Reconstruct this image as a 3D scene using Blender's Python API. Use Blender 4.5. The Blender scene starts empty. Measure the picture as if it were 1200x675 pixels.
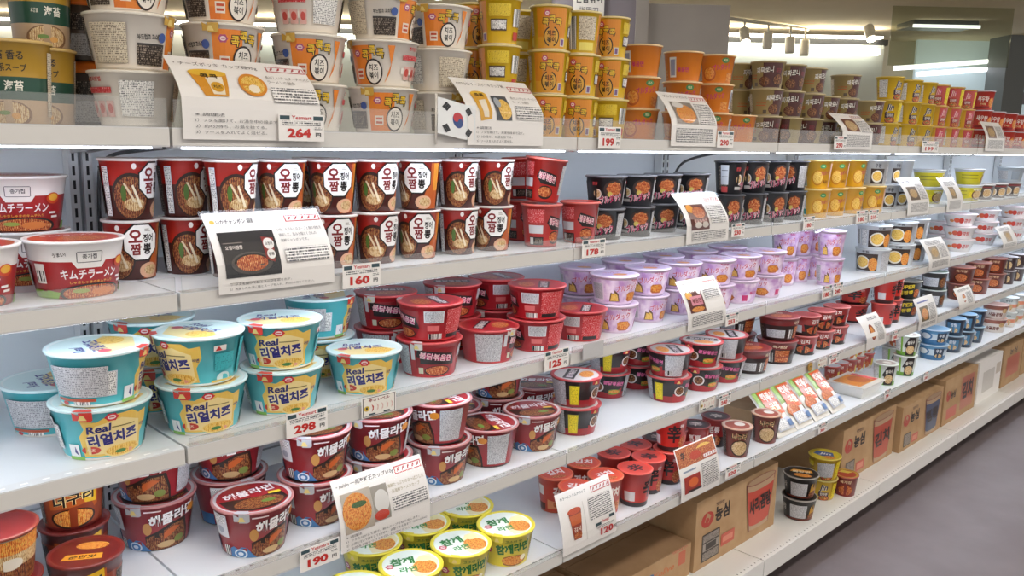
import bpy, bmesh, math, random
from mathutils import Vector, Matrix
from mathutils.geometry import tessellate_polygon
random.seed(7)
R = math.radians
SC = bpy.context.scene
COL = SC.collection

# ------------------------------------------------------------------ camera (solved from the shelf edges and bay seams)
F, YAW, PIT, ROLL, EYE = 984.28, R(45.0818), R(10.0358), R(1.24), 1.43
FRONT, BASEF, BAY0, BAY = 1.231, 1.171, .5213, .9        # shelf front plane, base front plane, first bay seam, bay width
BACK = FRONT + .44
SH = {1: 1.411, 2: 1.166, 3: .922, 4: .681, 5: .431}      # underside of each shelf lip
TOP = {k: v + .025 for k, v in SH.items()}
TOP[6] = .135                                             # base deck
_fw = Vector((math.cos(YAW)*math.cos(PIT), math.sin(YAW)*math.cos(PIT), -math.sin(PIT)))
_r = Vector((math.sin(YAW), -math.cos(YAW), 0)); _u = _r.cross(_fw)
_r2 = _r*math.cos(ROLL) + _u*math.sin(ROLL); _u2 = -_r*math.sin(ROLL) + _u*math.cos(ROLL)
CAMP = Vector((0, 0, EYE))
cd = bpy.data.cameras.new('camera'); cam = bpy.data.objects.new('camera', cd); COL.objects.link(cam)
cd.sensor_width = 36; cd.lens = F/1200*36; cd.clip_start = .05; cd.clip_end = 60
cam.matrix_world = Matrix.Translation(CAMP) @ Matrix((_r2, _u2, -_fw)).transposed().to_4x4()
SC.camera = cam
def ray(px, py): return _fw*F + _r2*(px-600) - _u2*(py-337.5)
def on_y(px, py, Y): v = ray(px, py); return CAMP + v*(Y/v.y)
def on_x(px, py, X): v = ray(px, py); return CAMP + v*(X/v.x)
def on_z(px, py, Z): v = ray(px, py); return CAMP + v*((Z-EYE)/v.z)
def at_depth(px, py, d): v = ray(px, py); return CAMP + v*(d/F)
def on_f(px, py, d):                                       # upright plane square to the view, at distance d
    n = Vector((_fw.x, _fw.y, 0)); v = ray(px, py); return CAMP + v*(n.dot(at_depth(600, 185, d)-CAMP)/n.dot(v))
def x_of(px, Y, Z):
    k = (px-600)/F; c = Vector((0, Y, Z-EYE))
    return (k*c.dot(_fw) - c.dot(_r2))/(_r2.x - k*_fw.x)

# ------------------------------------------------------------------ materials
def lin(h):
    c = [int(h[i:i+2], 16)/255 for i in (0, 2, 4)]
    return tuple((x/12.92 if x <= .04045 else ((x+.055)/1.055)**2.4) for x in c) + (1,)
MATS = {}
def newmat(n):
    m = bpy.data.materials.new(n); m.use_nodes = True; MATS[n] = m
    return m, m.node_tree.nodes, m.node_tree.links, m.node_tree.nodes['Principled BSDF']
def plain(n, col, rough=.42, coat=0., metal=0., emit=0., spec=.5):
    m, N, L, b = newmat(n)
    b.inputs['Base Color'].default_value = lin(col); b.inputs['Roughness'].default_value = rough
    b.inputs['Metallic'].default_value = metal; b.inputs['Coat Weight'].default_value = coat
    b.inputs['Coat Roughness'].default_value = .09; b.inputs['Specular IOR Level'].default_value = spec
    if emit: b.inputs['Emission Color'].default_value = lin(col); b.inputs['Emission Strength'].default_value = emit
    return m
def M(k):
    if k in MATS: return MATS[k]
    return plain(k, k, .36, .4)
def nd(N, t, **kw):
    n = N.new(t)
    for k, v in kw.items(): setattr(n, k, v)
    return n
def ramp(N, stops):
    r = nd(N, 'ShaderNodeValToRGB'); e = r.color_ramp.elements
    while len(e) < len(stops): e.new(.5)
    for i, (p, c) in enumerate(stops): e[i].position = p; e[i].color = lin(c)
    return r
def math_(N, L, op, a, b=None):
    n = nd(N, 'ShaderNodeMath', operation=op)
    for i, v in enumerate((a, b)):
        if v is None: continue
        if isinstance(v, (int, float)): n.inputs[i].default_value = v
        else: L.new(v, n.inputs[i])
    return n.outputs[0]
def micro(n, bg, ink, pitch=.0026, dens=.5):                 # a block of fine print
    m, N, L, b = newmat(n)
    uv = nd(N, 'ShaderNodeUVMap'); s = nd(N, 'ShaderNodeSeparateXYZ'); L.new(uv.outputs[0], s.inputs[0])
    v = math_(N, L, 'DIVIDE', s.outputs[1], pitch); row = math_(N, L, 'FLOOR', v); fr = math_(N, L, 'FRACT', v)
    line = math_(N, L, 'GREATER_THAN', fr, .38)
    c = nd(N, 'ShaderNodeCombineXYZ'); L.new(math_(N, L, 'MULTIPLY', s.outputs[0], 900), c.inputs[0]); L.new(math_(N, L, 'MULTIPLY', row, 7.3), c.inputs[1])
    nz = nd(N, 'ShaderNodeTexNoise'); nz.inputs['Scale'].default_value = 1; nz.inputs['Detail'].default_value = 1; L.new(c.outputs[0], nz.inputs['Vector'])
    ink_ = math_(N, L, 'MULTIPLY', line, math_(N, L, 'GREATER_THAN', nz.outputs[0], 1-dens))
    mx = nd(N, 'ShaderNodeMix', data_type='RGBA'); L.new(ink_, mx.inputs[0]); mx.inputs[6].default_value = lin(bg); mx.inputs[7].default_value = lin(ink)
    L.new(mx.outputs[2], b.inputs['Base Color']); b.inputs['Roughness'].default_value = .45
    return m
def barcode(n, bg='f2f2ee', ink='15151a'):
    m, N, L, b = newmat(n)
    uv = nd(N, 'ShaderNodeUVMap'); s = nd(N, 'ShaderNodeSeparateXYZ'); L.new(uv.outputs[0], s.inputs[0])
    c = nd(N, 'ShaderNodeCombineXYZ'); L.new(math_(N, L, 'FLOOR', math_(N, L, 'MULTIPLY', s.outputs[0], 1500)), c.inputs[0])
    nz = nd(N, 'ShaderNodeTexWhiteNoise', noise_dimensions='3D'); L.new(c.outputs[0], nz.inputs[0])
    mx = nd(N, 'ShaderNodeMix', data_type='RGBA'); L.new(math_(N, L, 'GREATER_THAN', nz.outputs[0], .52), mx.inputs[0])
    mx.inputs[6].default_value = lin(bg); mx.inputs[7].default_value = lin(ink); L.new(mx.outputs[2], b.inputs['Base Color'])
def food(n, cols, scale=210, dist=2.2):                    # printed photograph of noodles and toppings
    m, N, L, b = newmat(n)
    uv = nd(N, 'ShaderNodeUVMap')
    w = nd(N, 'ShaderNodeTexWave'); w.inputs['Scale'].default_value = scale*.6; w.inputs['Distortion'].default_value = dist*2; w.inputs['Detail'].default_value = 2
    w.inputs['Detail Scale'].default_value = 1.2
    v = nd(N, 'ShaderNodeTexNoise'); v.inputs['Scale'].default_value = scale; v.inputs['Detail'].default_value = 3
    L.new(uv.outputs[0], w.inputs[0]); L.new(uv.outputs[0], v.inputs[0])
    a = math_(N, L, 'MULTIPLY', w.outputs[1], .26); f = math_(N, L, 'ADD', a, math_(N, L, 'MULTIPLY', v.outputs[0], .80))
    r = ramp(N, [(p, c) for p, c in zip((.22, .42, .56, .68, .82), cols)]); L.new(f, r.inputs[0]); L.new(r.outputs[0], b.inputs['Base Color'])
    b.inputs['Roughness'].default_value = .38; b.inputs['Coat Weight'].default_value = .25
food('food_red', ('2a0d08', '8a2412', 'c65a26', 'd99a56', 'e8cfa0'))
food('food_dark', ('140a08', '3a1a10', '6e3a1c', 'a8703c', 'cfa878'))
food('food_yellow', ('9a5a1c', 'd9a030', 'efc75a', 'f4dc8c', 'c9482a'))
food('food_orange', ('7a2a08', 'c8601a', 'e59038', 'f0bd62', '6a8a2a'))
food('food_sea', ('120a08', '43190f', '86361a', 'b5824c', '55703a'))
food('food_tan', ('5a3a20', 'a87a48', 'd2b07a', 'e8d8b0', '8a3a20'))
food('noodle', ('4a2a14', '93693c', 'c9a468', 'dcc08a', 'efe0b8'), 150, 4)
noisy_splash = None
food('flakes', ('8a6a10', 'd8b820', 'e6cc38', 'd8b820', 'b07818'), 160, 6)
micro('micro', 'f0efec', '6a6a70'); micro('micro_silver', 'c9c9cc', '7c7c82'); micro('micro_red', 'c42a30', 'e8a8a8', .003, .45)
micro('micro_cream', 'ddd2bc', '7a6a58'); micro('micro_dark', '2b211c', 'a89a8a', .003, .45); micro('micro_teal', '3fb0b8', '1d6a78', .003, .4)
micro('micro_card', 'f4f1ee', '55545a', .0048, .56); micro('micro_tag', 'f4f2ee', '4a4a52', .0034, .55); micro('micro_yellow', 'e6cf20', '8a7a10', .003, .45)
micro('micro_box', '9a9088', '4a403a', .004, .5)
barcode('barcode')
plain('card', 'f2efec', .35); plain('shelf_white', 'e2e6ea', .42); plain('shelf_lip', 'd6d4d0', .38); plain('strip_metal', 'c4c4c6', .35)
plain('deck_white', 'e6e5e2', .42); plain('panel_white', 'e6ecf2', .5); plain('upright', 'e2e5e8', .4); plain('slot', '2a2c30', .6); plain('groove', '9aa0a6', .6)
plain('led', 'e8f1ff', .4, emit=11.5)
plain('kick', '3a3838', .7); plain('rubber', '6b6a6c', .6)
def clear(n, tint='f4f8fa', gl=.06, milk=0):
    m, N, L, b = newmat(n); N.remove(b)
    o = [x for x in N if x.type == 'OUTPUT_MATERIAL'][0]
    t = nd(N, 'ShaderNodeBsdfTransparent'); t.inputs[0].default_value = lin(tint)
    g = nd(N, 'ShaderNodeBsdfGlossy'); g.inputs['Roughness'].default_value = .08
    lw = nd(N, 'ShaderNodeLayerWeight'); lw.inputs[0].default_value = .5
    fr = math_(N, L, 'ADD', math_(N, L, 'MULTIPLY', math_(N, L, 'POWER', lw.outputs[1], 4.0), .5), gl*.6)
    mx = nd(N, 'ShaderNodeMixShader'); L.new(fr, mx.inputs[0]); L.new(t.outputs[0], mx.inputs[1]); L.new(g.outputs[0], mx.inputs[2]); out = mx.outputs[0]
    if milk:
        d = nd(N, 'ShaderNodeBsdfDiffuse'); d.inputs[0].default_value = (.9, .9, .9, 1); m2 = nd(N, 'ShaderNodeMixShader'); m2.inputs[0].default_value = milk
        L.new(out, m2.inputs[1]); L.new(d.outputs[0], m2.inputs[2]); out = m2.outputs[0]
    L.new(out, o.inputs[0])
clear('acrylic', 'fbfbfa', .08, .07); clear('sleeve', 'fcfcfc', .05); clear('acrylic_edge', 'd4dadb'); clear('glass', 'e2e3d8')
def rail_mat(n, base, dot, pitch, w):                     # front rail with small slots; the white dots are painted-in reflections
    m, N, L, b = newmat(n)
    tc = nd(N, 'ShaderNodeTexCoord'); s = nd(N, 'ShaderNodeSeparateXYZ'); L.new(tc.outputs['Object'], s.inputs[0])
    fx = math_(N, L, 'FRACT', math_(N, L, 'DIVIDE', s.outputs[0], pitch)); a = math_(N, L, 'LESS_THAN', fx, w)
    y = math_(N, L, 'ABSOLUTE', math_(N, L, 'SUBTRACT', s.outputs[1], .013)); c = math_(N, L, 'LESS_THAN', y, .0022)
    mx = nd(N, 'ShaderNodeMix', data_type='RGBA'); L.new(math_(N, L, 'MULTIPLY', a, c), mx.inputs[0]); mx.inputs[6].default_value = lin(base); mx.inputs[7].default_value = lin(dot)
    L.new(mx.outputs[2], b.inputs['Base Color']); b.inputs['Roughness'].default_value = .38
rail_mat('rail_pale', 'dfe1e3', 'ffffff', .028, .35); rail_mat('rail_dark', 'e2e3e4', '6a6a6c', .026, .28); rail_mat('rail_base', 'e6e5e2', '4a4846', .021, .22)
def noisy(n, c1, c2, scale, rough=.6, bump=0.):
    m, N, L, b = newmat(n); tc = nd(N, 'ShaderNodeTexCoord'); z = nd(N, 'ShaderNodeTexNoise'); z.inputs['Scale'].default_value = scale; z.inputs['Detail'].default_value = 5
    L.new(tc.outputs['Object'], z.inputs[0]); r = ramp(N, [(.35, c1), (.65, c2)]); L.new(z.outputs[0], r.inputs[0]); L.new(r.outputs[0], b.inputs['Base Color'])
    b.inputs['Roughness'].default_value = rough
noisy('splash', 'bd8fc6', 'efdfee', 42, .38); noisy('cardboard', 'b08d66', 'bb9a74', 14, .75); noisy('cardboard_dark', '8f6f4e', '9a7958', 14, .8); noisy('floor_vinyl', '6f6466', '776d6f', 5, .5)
noisy('ceiling_paint', 'ead8b4', 'eedebc', 2, .9); noisy('wall_paint', 'cfd3c8', 'd8dbd0', 2, .8); noisy('partition_grey', '8c8690', '938d96', 3, .7); noisy('partition_tan', 'a39d98', 'aaa49e', 3, .7)

# ------------------------------------------------------------------ flat artwork that can be wrapped on to a surface
_tc = {}
def glyphs(s, bold):
    k = (s, bold)
    if k not in _tc:
        cu = bpy.data.curves.new('t', 'FONT'); cu.body = s; cu.size = 1; cu.offset = bold; cu.resolution_u = 2
        o = bpy.data.objects.new('t', cu); COL.objects.link(o)
        me = bpy.data.meshes.new_from_object(o.evaluated_get(bpy.context.evaluated_depsgraph_get()))
        v = [(p.co.x, p.co.y) for p in me.vertices]; f = [tuple(p.vertices) for p in me.polygons]
        bpy.data.objects.remove(o); bpy.data.curves.remove(cu); bpy.data.meshes.remove(me)
        x0 = min(a for a, _ in v); x1 = max(a for a, _ in v); y0 = min(b for _, b in v); y1 = max(b for _, b in v)
        _tc[k] = ([((a-x0)/(x1-x0)-.5, (b-y0)/(y1-y0)-.5) for a, b in v], f)
    return _tc[k]
def expand(items):
    out = []
    for i, it in enumerate(items):
        k = it[0]
        if k == 'r': _, a, b, c, d, m = it; v = [(a, b), (c, b), (c, d), (a, d)]; f = [(0, 1, 2, 3)]
        elif k == 'e':
            _, cx, cy, rx, ry, m = it; n = 28; v = [(cx+rx*math.cos(2*math.pi*j/n), cy+ry*math.sin(2*math.pi*j/n)) for j in range(n)]; f = [tuple(range(n))]
        elif k == 'p':
            v = [tuple(p) for p in it[1]]; m = it[2]; f = [tuple(t) for t in tessellate_polygon([[Vector((*p, 0)) for p in v]])]
            f = [t if ((v[t[1]][0]-v[t[0]][0])*(v[t[2]][1]-v[t[0]][1])-(v[t[1]][1]-v[t[0]][1])*(v[t[2]][0]-v[t[0]][0])) > 0 else t[::-1] for t in f]
        elif k == 't':
            _, s, cx, cy, w, h, m = it[:7]; sh = it[7] if len(it) > 7 else 0; rot = R(it[8]) if len(it) > 8 else 0; asp = it[9] if len(it) > 9 else 1; bold = it[10] if len(it) > 10 else .022
            g, f = glyphs(s, bold); v = []
            for a, b in g:
                x = a*w + sh*b*h; y = b*h
                if rot: x, y = x*math.cos(rot)-y*math.sin(rot)*asp, x*math.sin(rot)/asp+y*math.cos(rot)
                v.append((cx+x, cy+y))
        out.append((v, f, m, i+1))
    return out
class MB:
    def __init__(s): s.v = []; s.f = []; s.m = []; s.uv = []; s.smooth = []; s.names = []
    def mi(s, m):
        if m not in s.names: s.names.append(m)
        return s.names.index(m)
    def face(s, pts, m, uv=None, smooth=False):
        b = len(s.v); s.v += [tuple(p) for p in pts]; s.f.append(tuple(range(b, b+len(pts)))); s.m.append(s.mi(m)); s.uv.append(uv or [(p[0], p[2]) for p in pts]); s.smooth.append(smooth)
    def box(s, x0, x1, y0, y1, z0, z1, m, mats=None):
        P = [(x0, y0, z0), (x1, y0, z0), (x1, y1, z0), (x0, y1, z0), (x0, y0, z1), (x1, y0, z1), (x1, y1, z1), (x0, y1, z1)]
        for n, q in (('d', (0, 3, 2, 1)), ('u', (4, 5, 6, 7)), ('f', (0, 1, 5, 4)), ('r', (1, 2, 6, 5)), ('b', (2, 3, 7, 6)), ('l', (3, 0, 4, 7))):
            pts = [P[i] for i in q]
            uv = [(p[0], p[1]) if n in 'du' else ((p[0], p[2]) if n in 'fb' else (p[1], p[2])) for p in pts]
            s.face(pts, (mats or {}).get(n, m), uv)
    def lathe(s, prof, mats, n=40, sy=1.0, smooth=True, cap0=True, cap1=False):
        for i in range(len(prof)-1):
            (r0, z0), (r1, z1) = prof[i], prof[i+1]; m = mats[i] if isinstance(mats, (list, tuple)) else mats
            for j in range(n):
                a0 = 2*math.pi*j/n-math.pi; a1 = 2*math.pi*(j+1)/n-math.pi; rm = max(r0, r1)
                s.face([(r0*math.sin(a0), -r0*math.cos(a0)*sy, z0), (r0*math.sin(a1), -r0*math.cos(a1)*sy, z0), (r1*math.sin(a1), -r1*math.cos(a1)*sy, z1), (r1*math.sin(a0), -r1*math.cos(a0)*sy, z1)], m,
                       [(a0*rm, z0), (a1*rm, z0), (a1*rm, z1), (a0*rm, z1)], smooth)
        def disc(r, z, m, up):
            p = [(r*math.sin(2*math.pi*j/n), -r*math.cos(2*math.pi*j/n)*sy, z) for j in range(n)]
            s.face(p if up else p[::-1], m, [(q[0], q[1]) for q in (p if up else p[::-1])])
        f = lambda k: mats[k] if isinstance(mats, (list, tuple)) else mats
        if cap0: disc(prof[0][0], prof[0][1], f(0), False)
        if cap1: disc(prof[-1][0], prof[-1][1], f(-1), True)
    def tube(s, a, b, r, m, n=10):
        a = Vector(a); b = Vector(b); d = (b-a).normalized(); x = d.orthogonal().normalized(); y = d.cross(x)
        A = [a+x*r*math.cos(2*math.pi*j/n)+y*r*math.sin(2*math.pi*j/n) for j in range(n)]; B = [p+(b-a) for p in A]
        for j in range(n): s.face([A[j], A[(j+1) % n], B[(j+1) % n], B[j]], m, None, True)
        s.face(A[::-1], m); s.face(B, m)
    def art(s, items, mapfn, su, sv, step=None):
        bm = bmesh.new(); lay = bm.verts.layers.float.new('lay'); nm = []
        for v, f, m, l in expand(items):
            if m not in nm: nm.append(m)
            bv = []
            for a, b in v:
                q = bm.verts.new((a, b, 0)); q[lay] = l; bv.append(q)
            for t in f:
                try: bm.faces.new([bv[i] for i in t]).material_index = nm.index(m)
                except ValueError: pass
        if step:
            xs = [q.co.x for q in bm.verts]
            if xs:
                k = math.ceil(min(xs)/step)
                while k*step < max(xs):
                    bmesh.ops.bisect_plane(bm, geom=bm.verts[:]+bm.edges[:]+bm.faces[:], plane_co=(k*step, 0, 0), plane_no=(1, 0, 0)); k += 1
        bm.normal_update()
        for f in bm.faces:
            vs = list(f.verts)
            if f.normal.z < 0: vs = vs[::-1]
            s.face([mapfn(q.co.x, q.co.y, q[lay]) for q in vs], nm[f.material_index], [(q.co.x*su, q.co.y*sv) for q in vs])
        bm.free()
    def mesh(s, name, bevel=0):
        me = bpy.data.meshes.new(name); vm = {}; vs = []; fs = []
        for f in s.f:
            t = []
            for i in f:
                k = tuple(round(c, 6) for c in s.v[i])
                if k not in vm: vm[k] = len(vs); vs.append(k)
                t.append(vm[k])
            fs.append(t)
        me.from_pydata(vs, [], fs); ul = me.uv_layers.new(name='UVMap')
        for n in s.names: me.materials.append(M(n))
        if len(me.polygons) == len(s.f):
            li = 0; co = []
            for u in s.uv:
                for a in u: co += [a[0], a[1]]
            ul.data.foreach_set('uv', co)
            me.polygons.foreach_set('material_index', s.m); me.polygons.foreach_set('use_smooth', s.smooth)
        me.validate(); me.update()
        return me
OFF = .00009
def obj(name, me, parent=None, loc=None, rz=0):
    if isinstance(me, MB): me = me.mesh(name)
    o = bpy.data.objects.new(name, me); COL.objects.link(o)
    if parent: o.parent = parent
    if loc is not None: o.location = loc
    if rz: o.rotation_euler.z = rz
    return o
def tag(o, label, cat, group=None):
    o['label'] = label; o['category'] = cat
    if group: o['group'] = group
    return o
def thing(name, label, cat, loc=(0, 0, 0), rz=0, group=None):
    o = bpy.data.objects.new(name, None); o.empty_display_size = .05; COL.objects.link(o); o.location = loc; o.rotation_euler = (0, 0, rz)
    return tag(o, label, cat, group)
def structure(name, me, loc=(0, 0, 0)):
    o = obj(name, me, None, loc); o['kind'] = 'structure'; return o

# ------------------------------------------------------------------ kinds of noodle cups and bowls (art: degrees round the wall, per cent of the height; lids: unit disc)
KINDS = {}
def kind(key, look, rt, rb, h, bands, art, lid='e9e6e2', lidart=(), name='noodle_bowl', cat='noodle bowl', rim=None, tab=None, sticker=None, dome=0):
    KINDS[key] = dict(key=key, look=look, rt=rt, rb=rb, h=h, bands=bands, art=art, lid=lid, lidart=lidart, name=name, cat=cat, rim=rim or lid, tab=tab, sticker=sticker, dome=dome)
CUP = dict(name='noodle_cup', cat='noodle cup')
def bowlpic(cu, cv, ru, rv, f='food_red', rim='1d1512'):   # a printed bowl of noodles
    return [('e', cu, cv, ru, rv, rim), ('e', cu, cv+rv*.06, ru*.88, rv*.86, f), ('e', cu-ru*.2, cv+rv*.1, ru*.28, rv*.16, '6d8a3c'), ('e', cu+ru*.3, cv-rv*.1, ru*.2, rv*.22, 'd9a050')]
def octo(cu, cv, ru, rv, m): return ('p', [(cu+ru*math.cos(R(22.5+45*i))/.924, cv+rv*math.sin(R(22.5+45*i))/.924) for i in range(8)], m)
def star(cu, cv, ru, rv, m, n=9, k=.72): return ('p', [(cu+ru*(1 if i % 2 == 0 else k)*math.cos(math.pi*i/n), cv+rv*(1 if i % 2 == 0 else k)*math.sin(math.pi*i/n)) for i in range(2*n)], m)
def flower(cu, cv, ru, rv, m='c23a52'): return [star(cu, cv, ru, rv, m, 6, .8), ('e', cu, cv, ru*.55, rv*.5, 'f0dada'), ('r', cu-ru*.35, cv-rv*.12, cu+ru*.35, cv+rv*.12, m)]

def kok(ps, w, h): return [('t', '콕', x, y, w, h, '2a1c10', 0, 0, 1, .09) for x, y in ps] + [('t', '콕', x, y, w*.86, h*.86, 'ecc432', 0, 0, 1, .02) for x, y in ps]
kind('seaweed', 'gold and dark green seaweed soup cup', .043, .037, .112, [(0, 30, 'c0a382'), (30, 58, '1c4a3a'), (58, 100, 'b8902f')],
     [('t', '海苔 香る', 0, 84, 62, 11, '1a1712'), ('t', '魚介系スープ', 0, 69, 72, 10, '1a1712'), ('t', '海苔', 12, 47, 34, 13, 'f0eee2'), ('t', '本格派', -22, 47, 14, 6, 'd8d8c8'), ('r', -55, 93, -20, 94.2, '6a5018')] + bowlpic(0, 12, 42, 17, 'food_tan', '7d5a3c')
     + [('r', 80, 10, 150, 90, 'micro_cream')], lid='cfae6a', **CUP)
kind('tub', 'grey printed tub with bright orange cap', .050, .045, .086, [(0, 45, '4a4440'), (45, 100, '5a4a40')], [('r', -80, 8, 70, 48, 'micro_silver'), ('r', -70, 55, 70, 86, 'micro_dark')], lid='ee7a1c', dome=.016, name='noodle_tub', cat='noodle tub')
kind('cheese', 'white cheese noodle bowl', .064, .050, .083, [(0, 4, 'd8d4ce'), (4, 100, 'efe9e0')],
     [('r', -34, 6, 12, 92, 'e8862a'), ('r', -34, 6, -16, 30, 'e3791c')] + flower(-18, 74, 8, 9, 'b0507a') + [('r', -24, 18, -8, 40, 'ece2d4'), ('r', -22, 22, -10, 27, 'c8502a'), ('r', -22, 31, -10, 36, 'c8502a'),
      *kok(((0, 70), (13, 80), (27, 74)), 14, 24), ('e', 14, 33, 17, 29, '2a1c16'), ('e', 14, 33, 14.5, 25, 'efe9e0'), ('t', '치즈', 14, 43, 17, 15, '1a1412'), ('t', '볶이', 14, 26, 17, 15, '1a1412'),
      ('p', [(40, 92), (52, 92), (44, 30), (34, 8), (46, 50)], 'e8862a'), ('r', -82, 10, -40, 46, 'micro_dark'), ('r', -82, 46, -40, 50, '3a3634'), ('t', '부드럽고 고소한', -64, 62, 34, 10, '3a3634', 0, 5), ('e', -44, 62, 6, 9, '3d5aa0'),
      ('r', 66, 30, 116, 44, 'efe9e0'), ('t', '조리방법', 92, 88, 24, 9, 'c43030'), ('r', 68, 62, 118, 73, 'micro_red'), ('r', 72, 18, 86, 48, 'e0b0a8'), ('r', 90, 18, 104, 48, 'e0b0a8'), ('r', 107, 18, 119, 48, 'e0b0a8'), ('e', 79, 34, 5, 9, 'c44a40'), ('e', 97, 34, 5, 9, 'c44a40'), ('e', 113, 34, 4, 9, 'c44a40'),
      ('r', -150, 12, -95, 84, 'micro_cream'), ('r', 130, 20, 175, 86, 'micro')], lid='d9b45a', rim='e8e2d6', tab='c9a040')
kind('yelcup', 'tall yellow cheese noodle cup', .045, .036, .094, [(0, 3, 'e8dcc0'), (3, 100, 'e0b81e')],
     [('r', -48, 3, 48, 97, 'dd8d24'), ('r', -48, 3, 48, 30, 'e0a032')] + flower(-14, 84, 10, 8, 'c8405a') + [*kok(((-19, 64), (1, 71), (21, 64)), 21, 20), ('e', 0, 30, 25, 24, '2a1c10'), ('e', 0, 30, 21.5, 20.5, 'dca63a'), ('t', '치즈', 0, 38, 28, 13, '1a120c'), ('t', '볶이', 0, 23, 28, 13, '1a120c'),
      ('r', 30, 8, 46, 26, 'd8d4cc'), ('r', 33, 10, 43, 24, '7a5a8a'), ('r', 62, 30, 110, 56, '4a3a2a'), ('r', 64, 33, 108, 53, 'micro'), ('r', 58, 62, 120, 90, 'flakes'), ('r', -118, 34, -62, 90, 'micro_cream'), ('r', -150, 10, -125, 90, 'barcode'), ('r', -116, 8, -66, 28, 'f0e070'), ('r', 130, 40, 160, 80, 'barcode'), ('r', 134, 10, 156, 28, 'c43a2a')], lid='d8c06a', rim='e2cf90', **CUP)
kind('orange', 'orange spicy noodle bowl', .052, .043, .078, [(0, 3, 'd8b088'), (3, 100, 'dc7f1e')],
     [('t', 'ブルダック', 14, 60, 62, 22, 'c2286a', 0, 8, 1), ('e', 24, 84, 13, 10, '3a7a3a'), ('t', '치즈', 24, 84, 14, 9, 'e8e0b0'), ('e', -28, 34, 22, 26, 'b5561a'), ('e', -28, 36, 18, 21, 'food_orange'), ('r', 34, 10, 60, 40, 'food_orange'), ('r', -86, 10, -56, 86, 'micro_silver'), ('r', -150, 14, -95, 86, 'flakes'),
      ('r', 72, 14, 96, 84, 'd8d4cc'), ('r', 76, 20, 92, 76, '8a8aa0'), ('t', '볶음면', 118, 40, 36, 16, 'c2286a')], lid='e2b470', rim='e6c490')
kind('brown', 'olive and maroon noodle bowl', .050, .041, .080, [(0, 4, 'b0a488'), (4, 100, 'a08d5a')],
     [('r', 2, 4, 78, 97, '4a1d18'), ('t', '짜짜로니', 8, 70, 62, 24, '1a1210', .1, 6, 1, .06), ('t', '짜짜로니', 8, 70, 62, 24, 'f0ece2', .1, 6, 1, .012), ('t', '짜장', 60, 68, 22, 20, '7a2430'), ('e', 62, 32, 24, 24, '3a1410'), ('e', 62, 33, 20, 20, 'food_dark'), ('e', 8, 26, 22, 20, '5a2a18'), ('e', 8, 27, 18, 16, 'food_dark'), ('t', '오리지널', -42, 50, 38, 7, 'c05a2a'), ('r', -62, 38, -24, 41, 'c05a2a'), ('r', -130, 16, -82, 84, 'micro_cream'), ('r', -34, 8, -20, 22, '5a4a3a')], lid='6d4a3a', rim='b8a880')
JIN = lambda c, c2: [('t', 'Jin', 10, 66, 34, 40, 'f4ead0', .25, 4, 1, .07), ('t', 'Jin', 10, 66, 34, 40, c, .25, 4, 1, .03), ('r', -12, 22, 34, 44, c2), ('t', '진라면', 12, 34, 32, 15, 'f0e4d8')] + bowlpic(14, 12, 26, 14, 'food_red', c2) + [('r', -100, 26, -38, 32, 'b08a1a'), ('r', -100, 40, -38, 44, 'b08a1a'), ('r', -140, 14, -104, 88, 'micro_cream'), ('r', -96, 60, -42, 84, 'micro_yellow'), ('r', 50, 10, 90, 90, 'micro_yellow'), ('r', -88, 54, -40, 56, 'b08a1a')]
kind('jin', 'yellow ramen bowl with blue print', .049, .040, .085, [(0, 3, 'c8b070'), (3, 100, 'dcb41c')], JIN('1d2350', '3a2434'), lid='8a6a8a', rim='d8b840', sticker=(-62, 50, 40, 78))
kind('jinred', 'yellow ramen bowl with red print', .049, .040, .085, [(0, 3, 'c8b070'), (3, 100, 'd8a828')], [('r', -16, 3, 64, 97, 'b8423a')] + JIN('c0306a', '8a1c24'), lid='b89a5a', rim='d8b060', sticker=(-62, 50, 40, 78))
kind('shrimp', 'red shrimp noodle cup', .047, .038, .088, [(0, 4, 'b02a20'), (4, 100, 'c23428')], [('t', '새우탕', 2, 60, 64, 30, 'f0e8e0', 0, -6), ('t', '큰사발', 2, 32, 36, 12, 'f0d8a0'), ('e', 54, 40, 18, 26, 'food_orange'), ('r', -90, 12, -50, 86, 'micro_red'), ('r', -44, 8, 44, 20, '8a1a18')], lid='3a4a8a', rim='c8c4cc', **CUP)
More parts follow.
